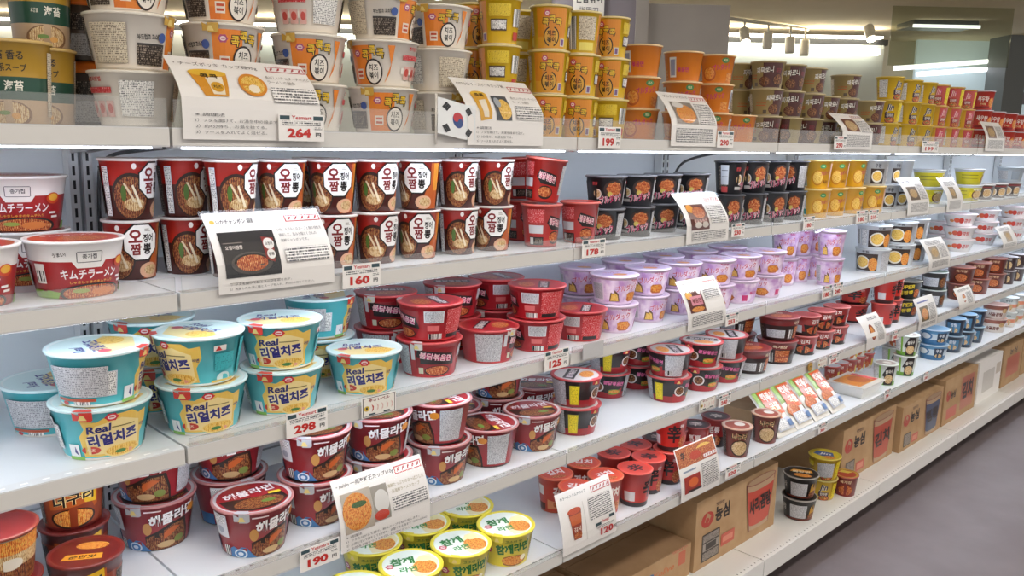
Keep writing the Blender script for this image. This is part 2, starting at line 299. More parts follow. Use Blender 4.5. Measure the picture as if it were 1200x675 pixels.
kind('kimchi', 'red and white kimchi ramen bowl', .066, .053, .084, [(0, 68, 'a41d22'), (68, 100, 'ece9e6')],
     [('p', [(-22, 68.5), (-16, 56), (16, 56), (22, 68.5)], 'ece9e6'), ('t', '종가집', 0, 77, 18, 9, '5a5a5e'), ('r', -15, 85, 15, 86.2, '5a5a5e'), ('r', -15, 66, 15, 67.2, '5a5a5e'), ('r', -16, 67, -15, 85, '5a5a5e'), ('r', 15, 67, 16, 85, '5a5a5e'), ('t', 'うまい!', -36, 81, 16, 7, '2a2020', 0, 8), ('t', 'キムチラーメン', 2, 45, 78, 18, 'f4ecec'), ('t', 'しゃきしゃきのキムチ入り', 4, 30, 60, 5.5, 'e0a040'),
      ('e', 6, 9, 48, 18, '2a2a2c'), ('e', 6, 9, 43, 15, 'food_red'), ('e', -12, 14, 12, 4, '9aa850'), ('e', 20, 11, 18, 7, 'd88040'), ('p', [(-90, 0.5), (-44, .5), (-40, 12), (-60, 16), (-90, 15)], '7fae2a'), ('r', -74, 28, -58, 64, 'e8e6e2'), ('r', -72, 32, -60, 52, 'barcode'), ('e', 48, 62, 11, 11, 'c8421e'), ('e', 48, 64, 8, 7, 'e0a83a'), ('r', 42, 32, 54, 36, 'ece9e6'), ('r', 46, 24, 58, 28, 'ece9e6'), ('p', [(70, .5), (110, .5), (104, 12), (74, 16)], '7fae2a'), ('r', -130, 20, -90, 60, 'micro')],
     lid='d8d0ce', lidart=[('e', 0, 0, .97, .97, 'b8342a'), ('e', .1, -.2, .55, .45, 'food_red'), ('t', 'キムチラーメン', 0, .5, 1.2, .24, 'f4ecec')], rim='eceae8')
SQ_OCT = [octo(16, 66, 41, 33, '1b1210'), octo(16, 66, 38, 30, 'efeeec'), ('t', '오', 2, 77, 29, 23, '7a1418', 0, 0, 1, .035), ('t', '징어', 31, 73, 24, 15, '1a1414', 0, 0, 1, .03), ('t', '짬', 3, 54, 24, 20, '7a1418', 0, 0, 1, .035), ('t', '뽕', 29, 54, 20, 19, '1a1414', 0, 0, 1, .035), ('r', 22, 85, 36, 86.5, 'a8a09a'), ('r', 22, 88, 32, 89.5, 'a8a09a')]
kind('squid', 'red squid cup with white octagon', .0425, .034, .098, [(0, 58, '4a1a14'), (58, 100, 'b02219')],
     [('p', [(20, 2), (88, 2), (88, 97), (58, 97), (56, 60)], 'b5551c'), ('p', [(64, 40), (88, 40), (88, 97), (60, 97)], 'd68a2a'), ('e', -42, 40, 44, 40, '2a120e'), ('e', -42, 38, 39, 36, 'food_sea'), ('e', -34, 26, 24, 11, 'food_tan'), ('p', [(-58, 62), (-53, 62), (-30, 30), (-36, 30)], 'd8c8a8'), ('p', [(-40, 58), (-36, 60), (-16, 22), (-22, 20)], 'e2d6bc'), ('e', -58, 45, 6, 14, '4a6a2a'), ('e', 36, 16, 26, 14, 'd8a888'), ('e', 40, 17, 18, 9, 'food_tan')]
     + SQ_OCT + [('e', -34, 91, 5, 5, 'e8dcd8'), ('r', -27, 89.5, -14, 92.5, '8a2018'), ('r', 92, 4, 116, 96, '3a1a1a'), ('r', 93, 78, 112, 95, 'barcode'), ('r', 93, 6, 112, 34, 'micro'), ('r', -178, 8, -120, 90, 'micro_dark')], lid='c8beb8', lidart=[('e', 0, 0, .96, .96, 'a02a22'), ('e', .1, -.1, .5, .4, 'food_sea')], rim='d8d0cc', sticker=(-98, 48, 17, 84), **CUP)
kind('redcup', 'tall red spicy chicken noodle cup', .0455, .036, .098, [(0, 4, '8a1a18'), (4, 100, 'b8241e')],
     [('p', [(-6, 60), (4, 78), (58, 66), (62, 40), (10, 44)], '1c1214'), ('t', '불닭볶음면', 28, 60, 54, 18, 'd86a8a', 0, -9, .8, .05), ('t', '불닭볶음면', 28, 60, 54, 18, 'f0e4e0', 0, -9, .8, .0), ('e', 26, 24, 26, 16, '2a120e'), ('e', 26, 25, 22, 12, 'food_red'), ('r', -66, 34, -18, 54, 'd0d0d4'), ('r', -64, 6, -16, 26, '1a1214'), ('r', -62, 8, -50, 24, 'd8d4d0'), ('r', -46, 9, -20, 23, 'micro_dark'), ('r', -68, 60, -16, 92, 'micro_red'), ('r', 76, 20, 130, 90, 'micro_silver')], lid='d04a40', lidart=[('e', 0, 0, .9, .9, 'b8241e')], rim='d86a60', **CUP)
BLK = [('e', 26, 62, 34, 30, '3a2a28'), star(26, 64, 27, 23, 'food_red', 8, .88), ('e', 12, 46, 8, 8, 'c8b85a'), ('t', 'ブルダック', 18, 32, 80, 28, 'e8d8dc', 0, 12, 1, .08), ('t', 'ブルダック', 18, 32, 80, 28, 'b8285c', 0, 12, 1, .025), ('e', -30, 46, 15, 17, 'd8d4d0'), ('e', -30, 47, 12, 13, 'food_tan'), ('r', -46, 14, -18, 24, 'b8b4b0'), ('t', '불닭', -36, 80, 18, 12, 'b03a3a'), ('r', 70, 12, 110, 88, 'micro_silver'), ('r', -120, 12, -76, 88, 'micro_dark')]
kind('blackbowl', 'black spicy chicken noodle bowl', .049, .040, .078, [(0, 100, '19171b')], BLK, lid='8a8a92', rim='6a6a72', lidart=[('e', 0, 0, .9, .9, '2a2a30')])
kind('blackcup', 'tall black spicy chicken noodle cup', .045, .036, .095, [(0, 100, '17161b')], BLK + [('r', -106, 30, -74, 92, 'c8ccd4'), ('r', -102, 74, -78, 76, '4a4a52'), ('r', -102, 54, -78, 56, '4a4a52'), ('r', -104, 6, -76, 24, 'c24a4a')], lid='26262c', rim='3a3a42', **CUP)
kind('cheesecup', 'tall yellow cheese chicken noodle cup', .0455, .037, .096, [(0, 3, 'd8a83a'), (3, 100, 'e2a91c')], [('e', 2, 40, 27, 28, 'c8821a'), ('e', 2, 41, 22, 23, 'food_yellow'), ('t', 'ブルダック', 34, 58, 40, 16, 'c22a6a', 0, 6, 1), ('e', 22, 82, 14, 8, '3a8a4a'), ('t', '치즈', 22, 82, 14, 7, 'e8e8b8'), ('r', -78, 8, -54, 92, 'e2dfd6'), ('r', -75, 40, -57, 88, 'micro'), ('r', -77, 10, -55, 30, '4a9a90'), ('r', 62, 8, 84, 92, 'e0b8a0'), ('r', -140, 12, -90, 88, 'micro_yellow'), ('t', '볶음면', 40, 26, 24, 12, '8a4a10')], lid='e2b85a', rim='e8c880', **CUP)
kind('greycup', 'pale grey noodle cup with bowl photograph', .046, .038, .095, [(0, 100, 'c9ced4')], [('r', -16, 8, 50, 70, '3a2e2a'), ('e', 16, 38, 28, 25, 'e8e4da'), ('e', 16, 39, 23, 19, 'food_yellow'), ('t', '우동', 16, 82, 30, 16, '2a3040'), ('r', -90, 14, -40, 80, 'micro'), ('r', 62, 12, 96, 86, 'micro_silver')], lid='d8dce2', rim='d2d6dc', **CUP)
kind('yellowbowl', 'lime yellow noodle bowl with silver rim', .064, .050, .074, [(0, 86, 'c8bc1c'), (86, 100, 'c8ccd0')], [('r', -92, 62, -20, 66, '5a5a1a'), ('r', -92, 40, -20, 44, '8a801a'), ('e', 32, 40, 30, 34, '5a2a20'), ('e', 32, 41, 25, 28, 'food_tan'), ('t', '비빔면', 26, 74, 40, 14, 'f0f0e0'), ('r', -12, 24, 2, 60, 'micro_yellow')], lid='b8bcc0', rim='d2d6da', lidart=[('e', 0, 0, .9, .9, '9aa0a0'), ('e', .1, 0, .5, .4, 'food_red')])
kind('silverbowl', 'plain silvery grey noodle bowl', .064, .049, .080, [(0, 100, 'b9c3cc')], [('r', -80, 20, -10, 80, 'micro_silver'), ('r', 8, 20, 50, 76, '8a949e')], lid='ccd4dc', rim='c8d0d8')
kind('photobowl', 'dark noodle bowl with noodle photographs', .056, .046, .072, [(0, 100, '564a44')], [('e', -30, 44, 26, 32, 'd8d0c4'), ('e', -30, 44, 21, 26, 'food_tan'), ('e', 26, 44, 26, 32, 'd8d0c4'), ('e', 26, 44, 21, 26, 'food_tan'), ('e', -86, 44, 24, 32, 'd8d0c4'), ('e', -86, 44, 19, 26, 'food_red'), ('r', -50, 82, 50, 92, '8a3a3a')], lid='b8b4b0', rim='c4c0bc')
TEAL = [('p', [(-40, 8), (-44, 50), (-36, 66), (-40, 84), (-20, 80), (-6, 92), (24, 94), (34, 84), (48, 88), (50, 62), (42, 40), (46, 8)], 'e9c35c'), ('p', [(-34, 12), (-36, 44), (-22, 72), (10, 84), (36, 70), (40, 14)], 'f2dc9c')] + flower(-2, 88, 9, 9, 'cf2f3c') + [('t', 'Real', -18, 66, 30, 16, '24286e', .15, 8, .8, .03), ('t', '리얼치즈', 0, 45, 66, 26, 'f4e6b8', 0, 7, .8, .09), ('t', '리얼치즈', 0, 45, 66, 26, '2c2a78', 0, 7, .8, .045), ('t', '라면', 42, 58, 9, 8, '2c2a78'), ('r', -2, 66, 28, 68, '7a6a3a'),
    ('e', -30, 22, 13, 8, 'c0392a'), ('t', '치즈', -30, 22, 12, 7, 'f4dcc0'), ('e', 14, 16, 28, 13, 'f0d890'), ('e', 14, 17, 25, 11, 'food_yellow'), ('e', 10, 14, 8, 4, '3e7a3c'), ('e', 22, 12, 7, 4, 'e09a80'), ('r', -62, 8, -46, 34, 'eef0f4'), ('p', [(-60, 10), (-52, 30), (-48, 10), (-54, 18)], '50508a'), ('r', -64, 2, -40, 9, '8abf5a')]
kind('teal', 'teal cheese ramen bowl', .070, .054, .082, [(0, 5, 'ebe6de'), (5, 100, '52bfca')],
     TEAL + [('r', 66, 74, 84, 86, 'e8e6e0'), ('p', [(68, 75), (73, 85), (78, 75)], 'c23030'), ('r', 68, 30, 100, 68, 'micro_teal'), ('e', 84, 14, 12, 12, 'cfe8e8'), ('e', 84, 12, 9, 9, '52bfca'), ('r', 64, 5, 104, 10, 'e2c060'), ('r', -160, 12, -100, 18, 'b8563a'), ('r', -158, 22, -84, 82, 'micro_silver'), ('r', -132, 5, -108, 12, 'barcode'), ('e', -146, 8, 5, 4, 'c23030'), ('r', 112, 10, 150, 90, 'micro_teal')],
     lid='e6f0f0', lidart=[('e', 0, 0, .985, .985, 'd6ecec'), ('p', [(-.9, -.1), (-.4, -.75), (.5, -.8), (.9, -.2), (.4, .1), (-.3, .2)], 'ecd89a'), ('e', .38, -.3, .38, .3, 'food_yellow'), ('t', 'Real', -.35, .42, .5, .26, '3a3a8a', .2, 8), ('t', '리얼치즈', -.05, .06, 1.15, .36, '3a3a8a', .1, 8, 1, .03), ('e', -.62, -.1, .14, .14, 'c84858')], rim='d8eef0', tab='cf3a30', sticker=(-104, 46, 62, 50))
kind('redbowl', 'red spicy chicken noodle bowl', .066, .053, .076, [(0, 5, 'c83a3e'), (5, 100, 'b3202a')],
     [('p', [(-36, 84), (-40, 30), (-30, 10), (34, 8), (44, 40), (44, 88)], '8a1820'), ('p', [(-38, 62), (-34, 84), (36, 70), (44, 36), (-30, 42)], '1a1316'), ('t', '불닭볶음면', 2, 62, 66, 20, 'd8608c', 0, -9, .8, .06), ('t', '불닭볶음면', 2, 62, 66, 20, 'f0e2de', 0, -9, .8, .0), ('e', 6, 20, 28, 16, '2a120e'), ('e', 6, 21, 25, 13, 'food_red'), ('r', -34, 12, -24, 30, 'c8c8b0'), ('r', -108, 6, -52, 94, 'micro_silver'), ('r', -48, 52, -40, 90, 'd0d0d4'), ('r', 54, 54, 92, 88, 'd4d4d8'), ('r', 56, 56, 90, 86, 'micro_silver'), ('r', 60, 30, 84, 46, 'd86a6a'), ('r', 62, 6, 90, 22, 'barcode'), ('r', 98, 8, 150, 92, 'micro_red'), ('r', 100, 8, 140, 20, '1a1416')],
     lid='c43a3c', lidart=[('e', 0, 0, .96, .96, 'a82028'), ('p', [(-.7, .1), (-.6, .5), (.7, .4), (.7, 0)], '1a1316'), ('t', '불닭볶음면', 0, .26, 1.2, .28, 'f0e2de', 0, -3), ('e', .1, -.4, .45, .32, 'food_red')], rim='c84a4c', tab='d8d0cc')
PINKART = [('r', -180, 8, 180, 92, 'splash'), ('t', 'ブルダック', 8, 64, 70, 24, 'f2e6f0', 0, 9, .9, .07), ('t', 'ブルダック', 8, 64, 70, 24, 'c22a5c', 0, 9, .9, .02), ('t', '까르보', 28, 88, 26, 11, 'b8306a'), star(26, 28, 26, 20, 'b86a3a', 6, .88), star(26, 30, 21, 16, 'food_orange', 7, .85), ('p', [(-44, 12), (-40, 44), (-30, 56), (-18, 40), (-14, 12)], '6a4a3a'), ('p', [(-41, 14), (-37, 40), (-30, 46), (-21, 36), (-17, 14)], 'food_yellow'), ('r', -98, 14, -58, 80, 'e6d6e4'), ('r', -94, 18, -62, 76, 'micro_silver'), ('e', 0, 90, 8, 6, '9ac05a'), ('r', 76, 14, 96, 40, 'c22a6a'), ('t', '볶음면', 116, 50, 30, 14, 'c22a6a')]
kind('pink', 'pale pink creamy noodle bowl', .061, .048, .074, [(0, 100, 'e3cfe2')], PINKART, lid='e2d4e6', rim='ead6ea', lidart=[('e', 0, 0, .95, .95, 'd8c4e0'), ('p', [(-.8, -.3), (-.2, -.5), (.6, -.2), (.3, .2), (-.5, .2)], 'c8a8d4'), ('t', 'ブルダック', .1, .35, 1., .28, 'c22a6a', 0, 8), ('e', .1, -.3, .35, .25, 'food_orange')])
kind('pinkcup', 'tall pale pink creamy noodle cup', .047, .037, .097, [(0, 100, 'dfc8de')], PINKART, lid='dccbe0', rim='e6d2e6', **CUP)
kind('udon', 'white udon bowl with photographs', .064, .056, .092, [(0, 100, 'd2d6da')], [('r', -46, 8, 42, 84, '3a2c26'), ('e', -14, 44, 28, 30, 'e4ddd0'), ('e', -14, 45, 23, 24, 'food_yellow'), ('e', 26, 38, 16, 30, 'food_orange'), ('t', '우동', -2, 92, 26, 10, '3a3a40'), ('r', -100, 18, -78, 84, 'barcode'), ('r', -72, 14, -52, 86, 'micro'), ('r', 56, 10, 100, 88, 'micro_silver')], lid='dfe3e6', rim='ccd0d4', lidart=[('e', 0, 0, .9, .9, 'cfd4d8')])
kind('fat', 'white rounded rice bowl with red flourish', .072, .052, .060, [(0, 100, 'ece9e8')], [('e', -12, 52, 12, 20, 'd0502a'), ('e', 6, 50, 10, 24, 'c83a2a'), ('t', '곰탕', 32, 50, 30, 34, 'c2322a', .1, 6), ('e', -34, 46, 10, 12, 'd88a4a'), ('r', -110, 20, -66, 76, 'e2d2d0'), ('r', 66, 20, 110, 76, 'micro')], lid='eee6e8', rim='e6d4d6', lidart=[('e', 0, 0, .93, .93, 'e8dcde'), ('e', 0, 0, .4, .3, 'd8a0a0')])
kind('raccoon', 'maroon seafood udon bowl with yellow panel', .051, .042, .092, [(0, 6, '6a1c18'), (6, 78, '8f3a1c'), (78, 100, '5e1c1a')], [('p', [(-44, 66), (-42, 84), (38, 80), (48, 92), (50, 40), (42, 36), (36, 50), (-44, 40)], 'b8581c'), ('p', [(10, 84), (44, 92), (46, 46), (22, 50)], 'e6b622'), ('t', '너구리', 2, 62, 76, 26, 'f0d890', .1, 8, .8, .07), ('t', '너구리', 2, 62, 76, 26, '1a1210', .1, 8, .8, .03), ('e', 0, 22, 44, 20, '2a120c'), ('e', 0, 23, 39, 17, 'food_orange'), ('r', -110, 10, -60, 74, 'micro_dark'), ('r', 70, 10, 120, 74, 'micro_dark')],
     lid='7c221e', lidart=[('e', 0, 0, .95, .95, '74201c'), ('p', [(-.6, -.58), (-.52, -.2), (.55, -.14), (.6, -.5)], 'e2962a'), ('t', '순한맛', 0, -.36, .8, .24, '1a1210', .2, 3, 1, .03), ('e', .1, .4, .5, .26, 'food_orange')], rim='7a2a24')
kind('raccoonphoto', 'seafood udon bowl with prawn photograph', .051, .042, .078, [(0, 20, 'c05a2c'), (20, 100, 'd8cdbc')], [('r', -130, 4, 130, 56, 'food_sea'), ('p', [(-120, 60), (-60, 52), (0, 58), (60, 50), (120, 60), (120, 96), (-120, 96)], 'food_orange'), ('r', -120, 40, 120, 66, 'food_tan'), ('e', 20, 46, 20, 12, 'e8e0d0'), ('e', -30, 38, 22, 8, '4a6a3a'), ('t', '너구리', -30, 14, 40, 16, '1a1210', .1)], lid='7c221e', rim='8a3a2a')
WAVE = [('p', [(-62, 1), (-62, 20), (-54, 26), (-46, 20), (-40, 26), (-30, 24), (-22, 10), (-14, 1)], '3f78b0'), ('e', -42, 10, 12, 11, 'd8e4ee'), ('e', -42, 10, 9, 8, '3f78b0'), ('e', -42, 10, 5, 4, 'd8e4ee')]
SEA = [('p', [(-30, 1), (-24, 34), (-4, 44), (20, 60), (46, 62), (54, 30), (56, 1)], '261812'), ('p', [(-26, 2), (-20, 32), (0, 40), (22, 54), (42, 56), (50, 28), (52, 2)], 'food_sea'), ('p', [(0, 20), (10, 42), (24, 50), (36, 46), (20, 32)], 'c8622a'), ('e', 36, 18, 10, 8, '7a8a3c'), ('e', 12, 12, 16, 7, 'c8a878'), ('e', -18, 52, 7, 14, 'c89050')] + WAVE
kind('seafood', 'red seafood ramen bowl with blue wave', .068, .053, .090, [(0, 4, '3a3034'), (4, 100, '9e232b')],
     SEA + [('t', '해물라면', 22, 74, 74, 26, '3a0c10', .1, 8, .75, .09), ('t', '해물라면', 22, 74, 74, 26, 'f2ecec', .1, 8, .75, .035), ('r', -20, 90, 4, 93, 'e8d0d0'), ('r', -92, 44, -60, 94, 'd6d6d8'), ('r', -88, 74, -64, 90, 'micro'), ('e', -76, 60, 8, 8, 'a0a4b0'), ('r', -74, 4, -62, 26, 'barcode'), ('r', -124, 4, -92, 30, '3f78b0'), ('r', 66, 10, 112, 92, 'micro_silver'), ('e', 56, 78, 9, 9, 'd88a2a')],
     lid='c8c0c0', lidart=[('e', 0, 0, .96, .96, '9e232b'), ('p', [(-.9, .1), (-.8, -.5), (-.3, -.85), (.4, -.85), (.85, -.4), (.8, .05), (.2, -.05)], '2a1a14'), ('e', .05, -.4, .68, .36, 'food_sea'), ('t', '해물라면', 0, .36, 1.45, .4, 'f4eeee', .15, 8, 1, .03), ('r', .45, -.02, .8, .12, 'e8cc3a'), ('e', .3, -.4, .2, .1, '6a8a3a')], rim='b87a78', tab='b8b8bc')
kind('redblk', 'black and red bowl with yellow patch', .063, .050, .073, [(0, 28, '9a1f26'), (28, 100, '1d1719')],
     [('p', [(-44, 2), (-44, 40), (-20, 28), (20, 30), (50, 46), (50, 2)], 'a8252c'), ('e', 8, 48, 26, 24, '2a1a16'), ('e', -24, 50, 17, 22, 'd8d0cc'), ('e', -24, 51, 13, 17, 'food_dark'), ('t', '불닭볶음면', 22, 68, 60, 18, 'd86a9a', 0, -8, .8, .03), ('e', 22, 30, 22, 12, '6a9a3a'), ('e', 24, 31, 17, 8, 'food_orange'), ('r', -98, 10, -74, 84, 'c8b81c'), ('r', -95, 14, -77, 80, 'micro_yellow'), ('r', -160, 5, -108, 96, 'micro_silver'), ('r', 58, 5, 112, 96, 'micro_silver'), ('r', 64, 12, 80, 30, 'barcode')],
     lid='c23a3c', lidart=[('e', 0, 0, .95, .95, 'c8c0bc'), ('p', [(-.8, 0), (-.7, .5), (.75, .45), (.8, -.05)], '1d1719'), ('t', '불닭볶음면', 0, .22, 1.2, .28, 'e8d8dc', 0, -3), ('e', .1, -.42, .5, .3, 'food_orange')], rim='b84a4c', tab='b83038')
kind('darkbowl', 'dark brown noodle bowl with red lid', .066, .052, .080, [(0, 70, '2a1816'), (70, 100, '7a1f20')], [('r', -70, 14, -8, 50, 'd2d2d6'), ('r', -68, 16, -10, 48, 'micro_silver'), ('r', 4, 10, 20, 52, 'barcode'), ('r', 26, 12, 74, 66, 'food_red'), ('r', 26, 34, 74, 38, '8a2a1a'), ('t', '육개장', 40, 82, 44, 14, 'e8d0b0'), ('r', -130, 10, -80, 60, 'micro_dark')], lid='a03030', rim='8a4a48', lidart=[('e', 0, 0, .94, .94, '8a2428'), ('e', 0, -.2, .6, .4, 'food_red'), ('t', '육개장', 0, .45, .9, .3, 'f0dcc8')])
kind('kimsmall', 'small red and black noodle cup', .046, .037, .070, [(0, 22, '1d1413'), (22, 100, 'a8251f')], [('p', [(-50, 60), (-40, 20), (10, 14), (40, 40), (44, 66), (0, 56)], '1d1413'), ('e', 0, 30, 34, 20, 'food_red'), ('t', '김치', 6, 76, 40, 24, 'f0e4dc'), ('r', -96, 14, -58, 54, 'd4d4d8'), ('r', 60, 10, 100, 60, 'micro_silver')], lid='b8504c', rim='c8706a', lidart=[('e', 0, 0, .9, .9, 'a83a38')], **CUP)
SHIN = [('t', '辛', 4, 56, 56, 56, '1a1012', 0, 0, 1, .035), ('e', 48, 26, 22, 20, 'food_red'), ('r', -100, 18, -56, 46, 'd4d0d0'), ('r', 66, 14, 104, 86, 'micro_red'), ('t', '라면', 34, 80, 16, 12, 'f0d8d0')]
kind('shinbowl', 'red noodle bowl with large black character', .064, .050, .078, [(0, 12, '1c1012'), (12, 100, 'c22a20')], SHIN, lid='c8302a', rim='d06058', lidart=[('t', '辛', 0, 0, 1., 1., '1a1012', 0, 0, 1, .03)])
kind('shincup', 'tall red noodle cup with black character', .046, .036, .100, [(0, 14, '2a2022'), (14, 100, 'bf2a22')], SHIN, lid='d24032', rim='d8584c', lidart=[('e', 0, 0, .9, .9, 'c8463a'), ('t', '辛', 0, 0, 1.1, 1.1, '2a1a24', 0, 0, 1, .04)], **CUP)
kind('shinbig', 'glossy all red noodle bowl', .060, .048, .080, [(0, 100, 'b8201c')], [('r', -80, 14, -14, 44, 'd2c8c8'), ('r', -78, 16, -16, 42, 'micro'), ('t', '辛', 28, 54, 40, 46, '1a1012', 0, 0, 1, .03)], lid='b8342e', rim='c04a44')
kind('yelblk', 'black noodle bowl with yellow slanted print', .060, .048, .078, [(0, 100, '1d1b18')], [('t', 'SUPER', 0, 70, 76, 24, 'd8c02a', .2, 8, .8, .03), ('t', '진짬뽕', 0, 36, 64, 24, 'd8c02a', .1, 8, .8, .03), ('e', 50, 34, 20, 24, 'food_red'), ('r', -110, 14, -62, 82, 'micro_silver')], lid='4a4438', rim='a8a08c')
kind('silvertin', 'dark grey noodle bowl with pale label', .056, .046, .082, [(0, 100, '3a3434')], [('r', -62, 20, 20, 70, 'c8ccd2'), ('r', -60, 24, 18, 66, 'micro_silver'), ('e', 46, 44, 20, 30, 'food_dark')], lid='4a6a5a', rim='c0c4c0')
kind('brownbowl', 'reddish brown noodle bowl', .060, .049, .080, [(0, 100, '7a3222')], [('e', 6, 38, 34, 30, '3a1410'), ('e', 6, 39, 29, 25, 'food_red'), ('t', '육개장', 6, 82, 50, 16, 'e0b890'), ('r', -104, 14, -56, 78, 'micro_dark')], lid='8a4a3a', rim='a8685a')
kind('darksmall', 'small dark noodle cup with pale lid', .044, .036, .076, [(0, 100, '4a3434')], [('e', 0, 40, 30, 30, 'food_tan'), ('r', -90, 14, -44, 80, 'c0bcb8'), ('t', '쌀국수', 0, 82, 44, 14, 'e8e0d8')], lid='c8c4c8', rim='cfcbcf', **CUP)
kind('sesame', 'yellow sesame cup with white lid', .066, .052, .085, [(0, 4, 'ece4c8'), (4, 100, 'e3cf2e')],
     [('t', '참깨라면', 0, 62, 78, 32, '1f6a2c', 0, 6, .8, .05), ('t', '참깨', 0, 62, .1, .1, '1f6a2c'), ('e', 4, 22, 34, 18, '8a5a2a'), ('e', 4, 23, 30, 15, 'food_orange'), ('e', 28, 28, 8, 9, 'f0e8c8')] + flower(-58, 56, 12, 12, 'b83a6a') + [('r', 52, 10, 92, 86, 'micro'), ('r', 100, 12, 150, 86, 'micro_yellow'), ('r', -130, 10, -84, 86, 'micro'), ('t', '고소한 맛', 0, 86, 36, 8, '5a7a2a')],
     lid='ecdc4a', lidart=[('e', 0, 0, .97, .97, 'eef3ea'), ('p', [(.05, -.9), (-.1, -.4), (.1, .1), (.35, .5), (.7, .6), (.95, .1), (.8, -.5), (.45, -.85)], 'efe2b8'), ('e', .45, -.25, .4, .45, 'food_orange'), ('e', .5, .28, .22, .2, 'f0e2a8'), ('t', '참깨', -.28, .22, .85, .5, '2a7a3a', .1, 8, 1, .04), ('t', '라면', -.12, -.35, .6, .36, '3a8a48', .1, 8, 1, .03)] + flower(-.72, -.1, .16, .16, 'c8405a'), rim='e6d23a', tab='e2cf3a')
kind('kimcup', 'small glossy orange red kimchi cup', .046, .036, .100, [(0, 6, 'b84a2a'), (6, 100, 'c23b22')], [('t', '김치', -2, 66, 54, 30, 'f2e4dc', .1, 6, 1, .05), ('p', [(-50, 40), (0, 30), (50, 44), (50, 14), (-50, 12)], 'd88a5a'), ('e', 4, 26, 30, 13, 'food_red'), ('r', -96, 50, -66, 78, 'e0d8d4'), ('r', 70, 14, 110, 84, 'micro_red'), ('r', -100, 6, -60, 26, '5a2a1a')], lid='d8502e', rim='d86a4a', lidart=[('e', 0, 0, .92, .92, 'd04a34'), ('t', '김치', 0, .1, 1.2, .7, 'f2e8e4', .1, 10, 1, .04), ('e', 0, -.6, .5, .2, 'food_red')], **CUP)
kind('raccooncup', 'small brown red seafood udon cup', .046, .036, .098, [(0, 100, '7c2c1c')], [('t', '너구리', 0, 76, 66, 24, 'f0c890', .1, 0, .8, .06), ('t', '너구리', 0, 76, 66, 24, '1a100c', .1, 0, .8, .02), ('e', 4, 34, 40, 30, '3a1c10'), ('e', 4, 35, 35, 25, 'food_tan'), ('t', '매운맛', 0, 52, 36, 9, 'e8c8a0'), ('r', 62, 10, 110, 90, 'micro_dark'), ('r', -110, 10, -60, 90, 'micro_dark')], lid='c8b0a0', rim='c89a80', lidart=[('e', 0, 0, .9, .9, '9a4a38'), ('e', .2, .2, .4, .4, 'd8d0c8')], **CUP)
kind('jjcup', 'small red and dark noodle cup', .044, .035, .098, [(0, 40, '2a1416'), (40, 100, 'a8201e')], [('t', '짬뽕', 0, 66, 50, 26, 'f0dcd4', 0, 0, 1, .04), ('e', 0, 26, 34, 20, 'food_red'), ('r', 60, 10, 100, 90, 'd06a60')], lid='5a1c20', rim='8a3a38', lidart=[('e', 0, 0, .9, .9, '2a1a1c'), ('t', '辛', 0, 0, 1, 1, 'c8b8b0')], **CUP)
kind('minicup', 'tiny red and white noodle cup', .035, .028, .070, [(0, 30, 'd8d0c8'), (30, 100, 'b03a2a')], [('e', 0, 30, 40, 24, 'food_red'), ('r', -100, 10, -50, 90, 'd8d4d4'), ('t', '라면', 0, 76, 44, 22, 'f0e4d4'), ('r', 54, 20, 90, 70, 'd8b82a')], lid='c8c0c0', rim='c05a50', **CUP)
kind('greencup', 'white and green noodle cup', .047, .038, .090, [(0, 20, '6fa33a'), (20, 100, 'd2d8d0')], [('p', [(0, 2), (-10, 50), (14, 96), (54, 96), (54, 2)], '241c1c'), ('t', '쌀국수', 26, 70, 40, 18, 'e8e4d8', .1, 8), ('e', 26, 32, 24, 22, 'food_tan'), ('r', -86, 26, -30, 86, 'micro'), ('r', -28, 10, -18, 96, '7fb13e')], lid='c8c8c0', rim='cfd4cc', lidart=[('e', 0, 0, .9, .9, '9a8a80'), ('e', .1, .1, .4, .3, 'd8d4c8')], **CUP)
kind('bluebowl', 'blue and white soup bowl', .064, .052, .072, [(0, 34, '3a6f9c'), (34, 76, 'b8c8d4'), (76, 100, '4a86b4')], [('e', -40, 58, 30, 28, '3a6f9c'), ('e', -40, 58, 22, 20, 'd8dce0'), ('r', 10, 20, 54, 86, '24384e'), ('t', '우동', 30, 66, 26, 24, 'e0e4e8'), ('e', 30, 32, 16, 14, 'food_tan')], lid='8ab0cc', rim='c0d0dc', lidart=[('e', 0, 0, .9, .9, '7aa4c4')])
kind('navycup', 'dark blue noodle cup', .046, .037, .084, [(0, 100, '2c3c50')], [('r', -40, 20, 40, 80, '4a7a9c'), ('t', '곰탕', 0, 66, 40, 22, 'e0e4e8'), ('e', 0, 34, 28, 16, 'food_tan'), ('r', -100, 10, -50, 90, 'b0bcc8')], lid='6a90ac', rim='9ab0c0', **CUP)
kind('whitebrown', 'white bowl with brown lettering', .062, .050, .076, [(0, 70, 'd8cfc8'), (70, 100, '9a5a4a')], [('t', '사골곰탕', 0, 34, 74, 28, '6a2a1e', 0, 0, 1, .04), ('e', 48, 62, 16, 18, 'food_tan'), ('r', -110, 14, -56, 64, 'micro')], lid='b88a7a', rim='c8b0a8')
kind('salmon', 'white cup with salmon pink stripe', .046, .038, .084, [(0, 34, 'd8d0c8'), (34, 58, 'd88a6a'), (58, 100, 'd2d8d6')], [('t', '쌀국수', 0, 80, 48, 16, '3a5a5a'), ('e', 0, 34, 28, 22, 'food_tan')], lid='d0d8d6', rim='d4d8d6', **CUP)
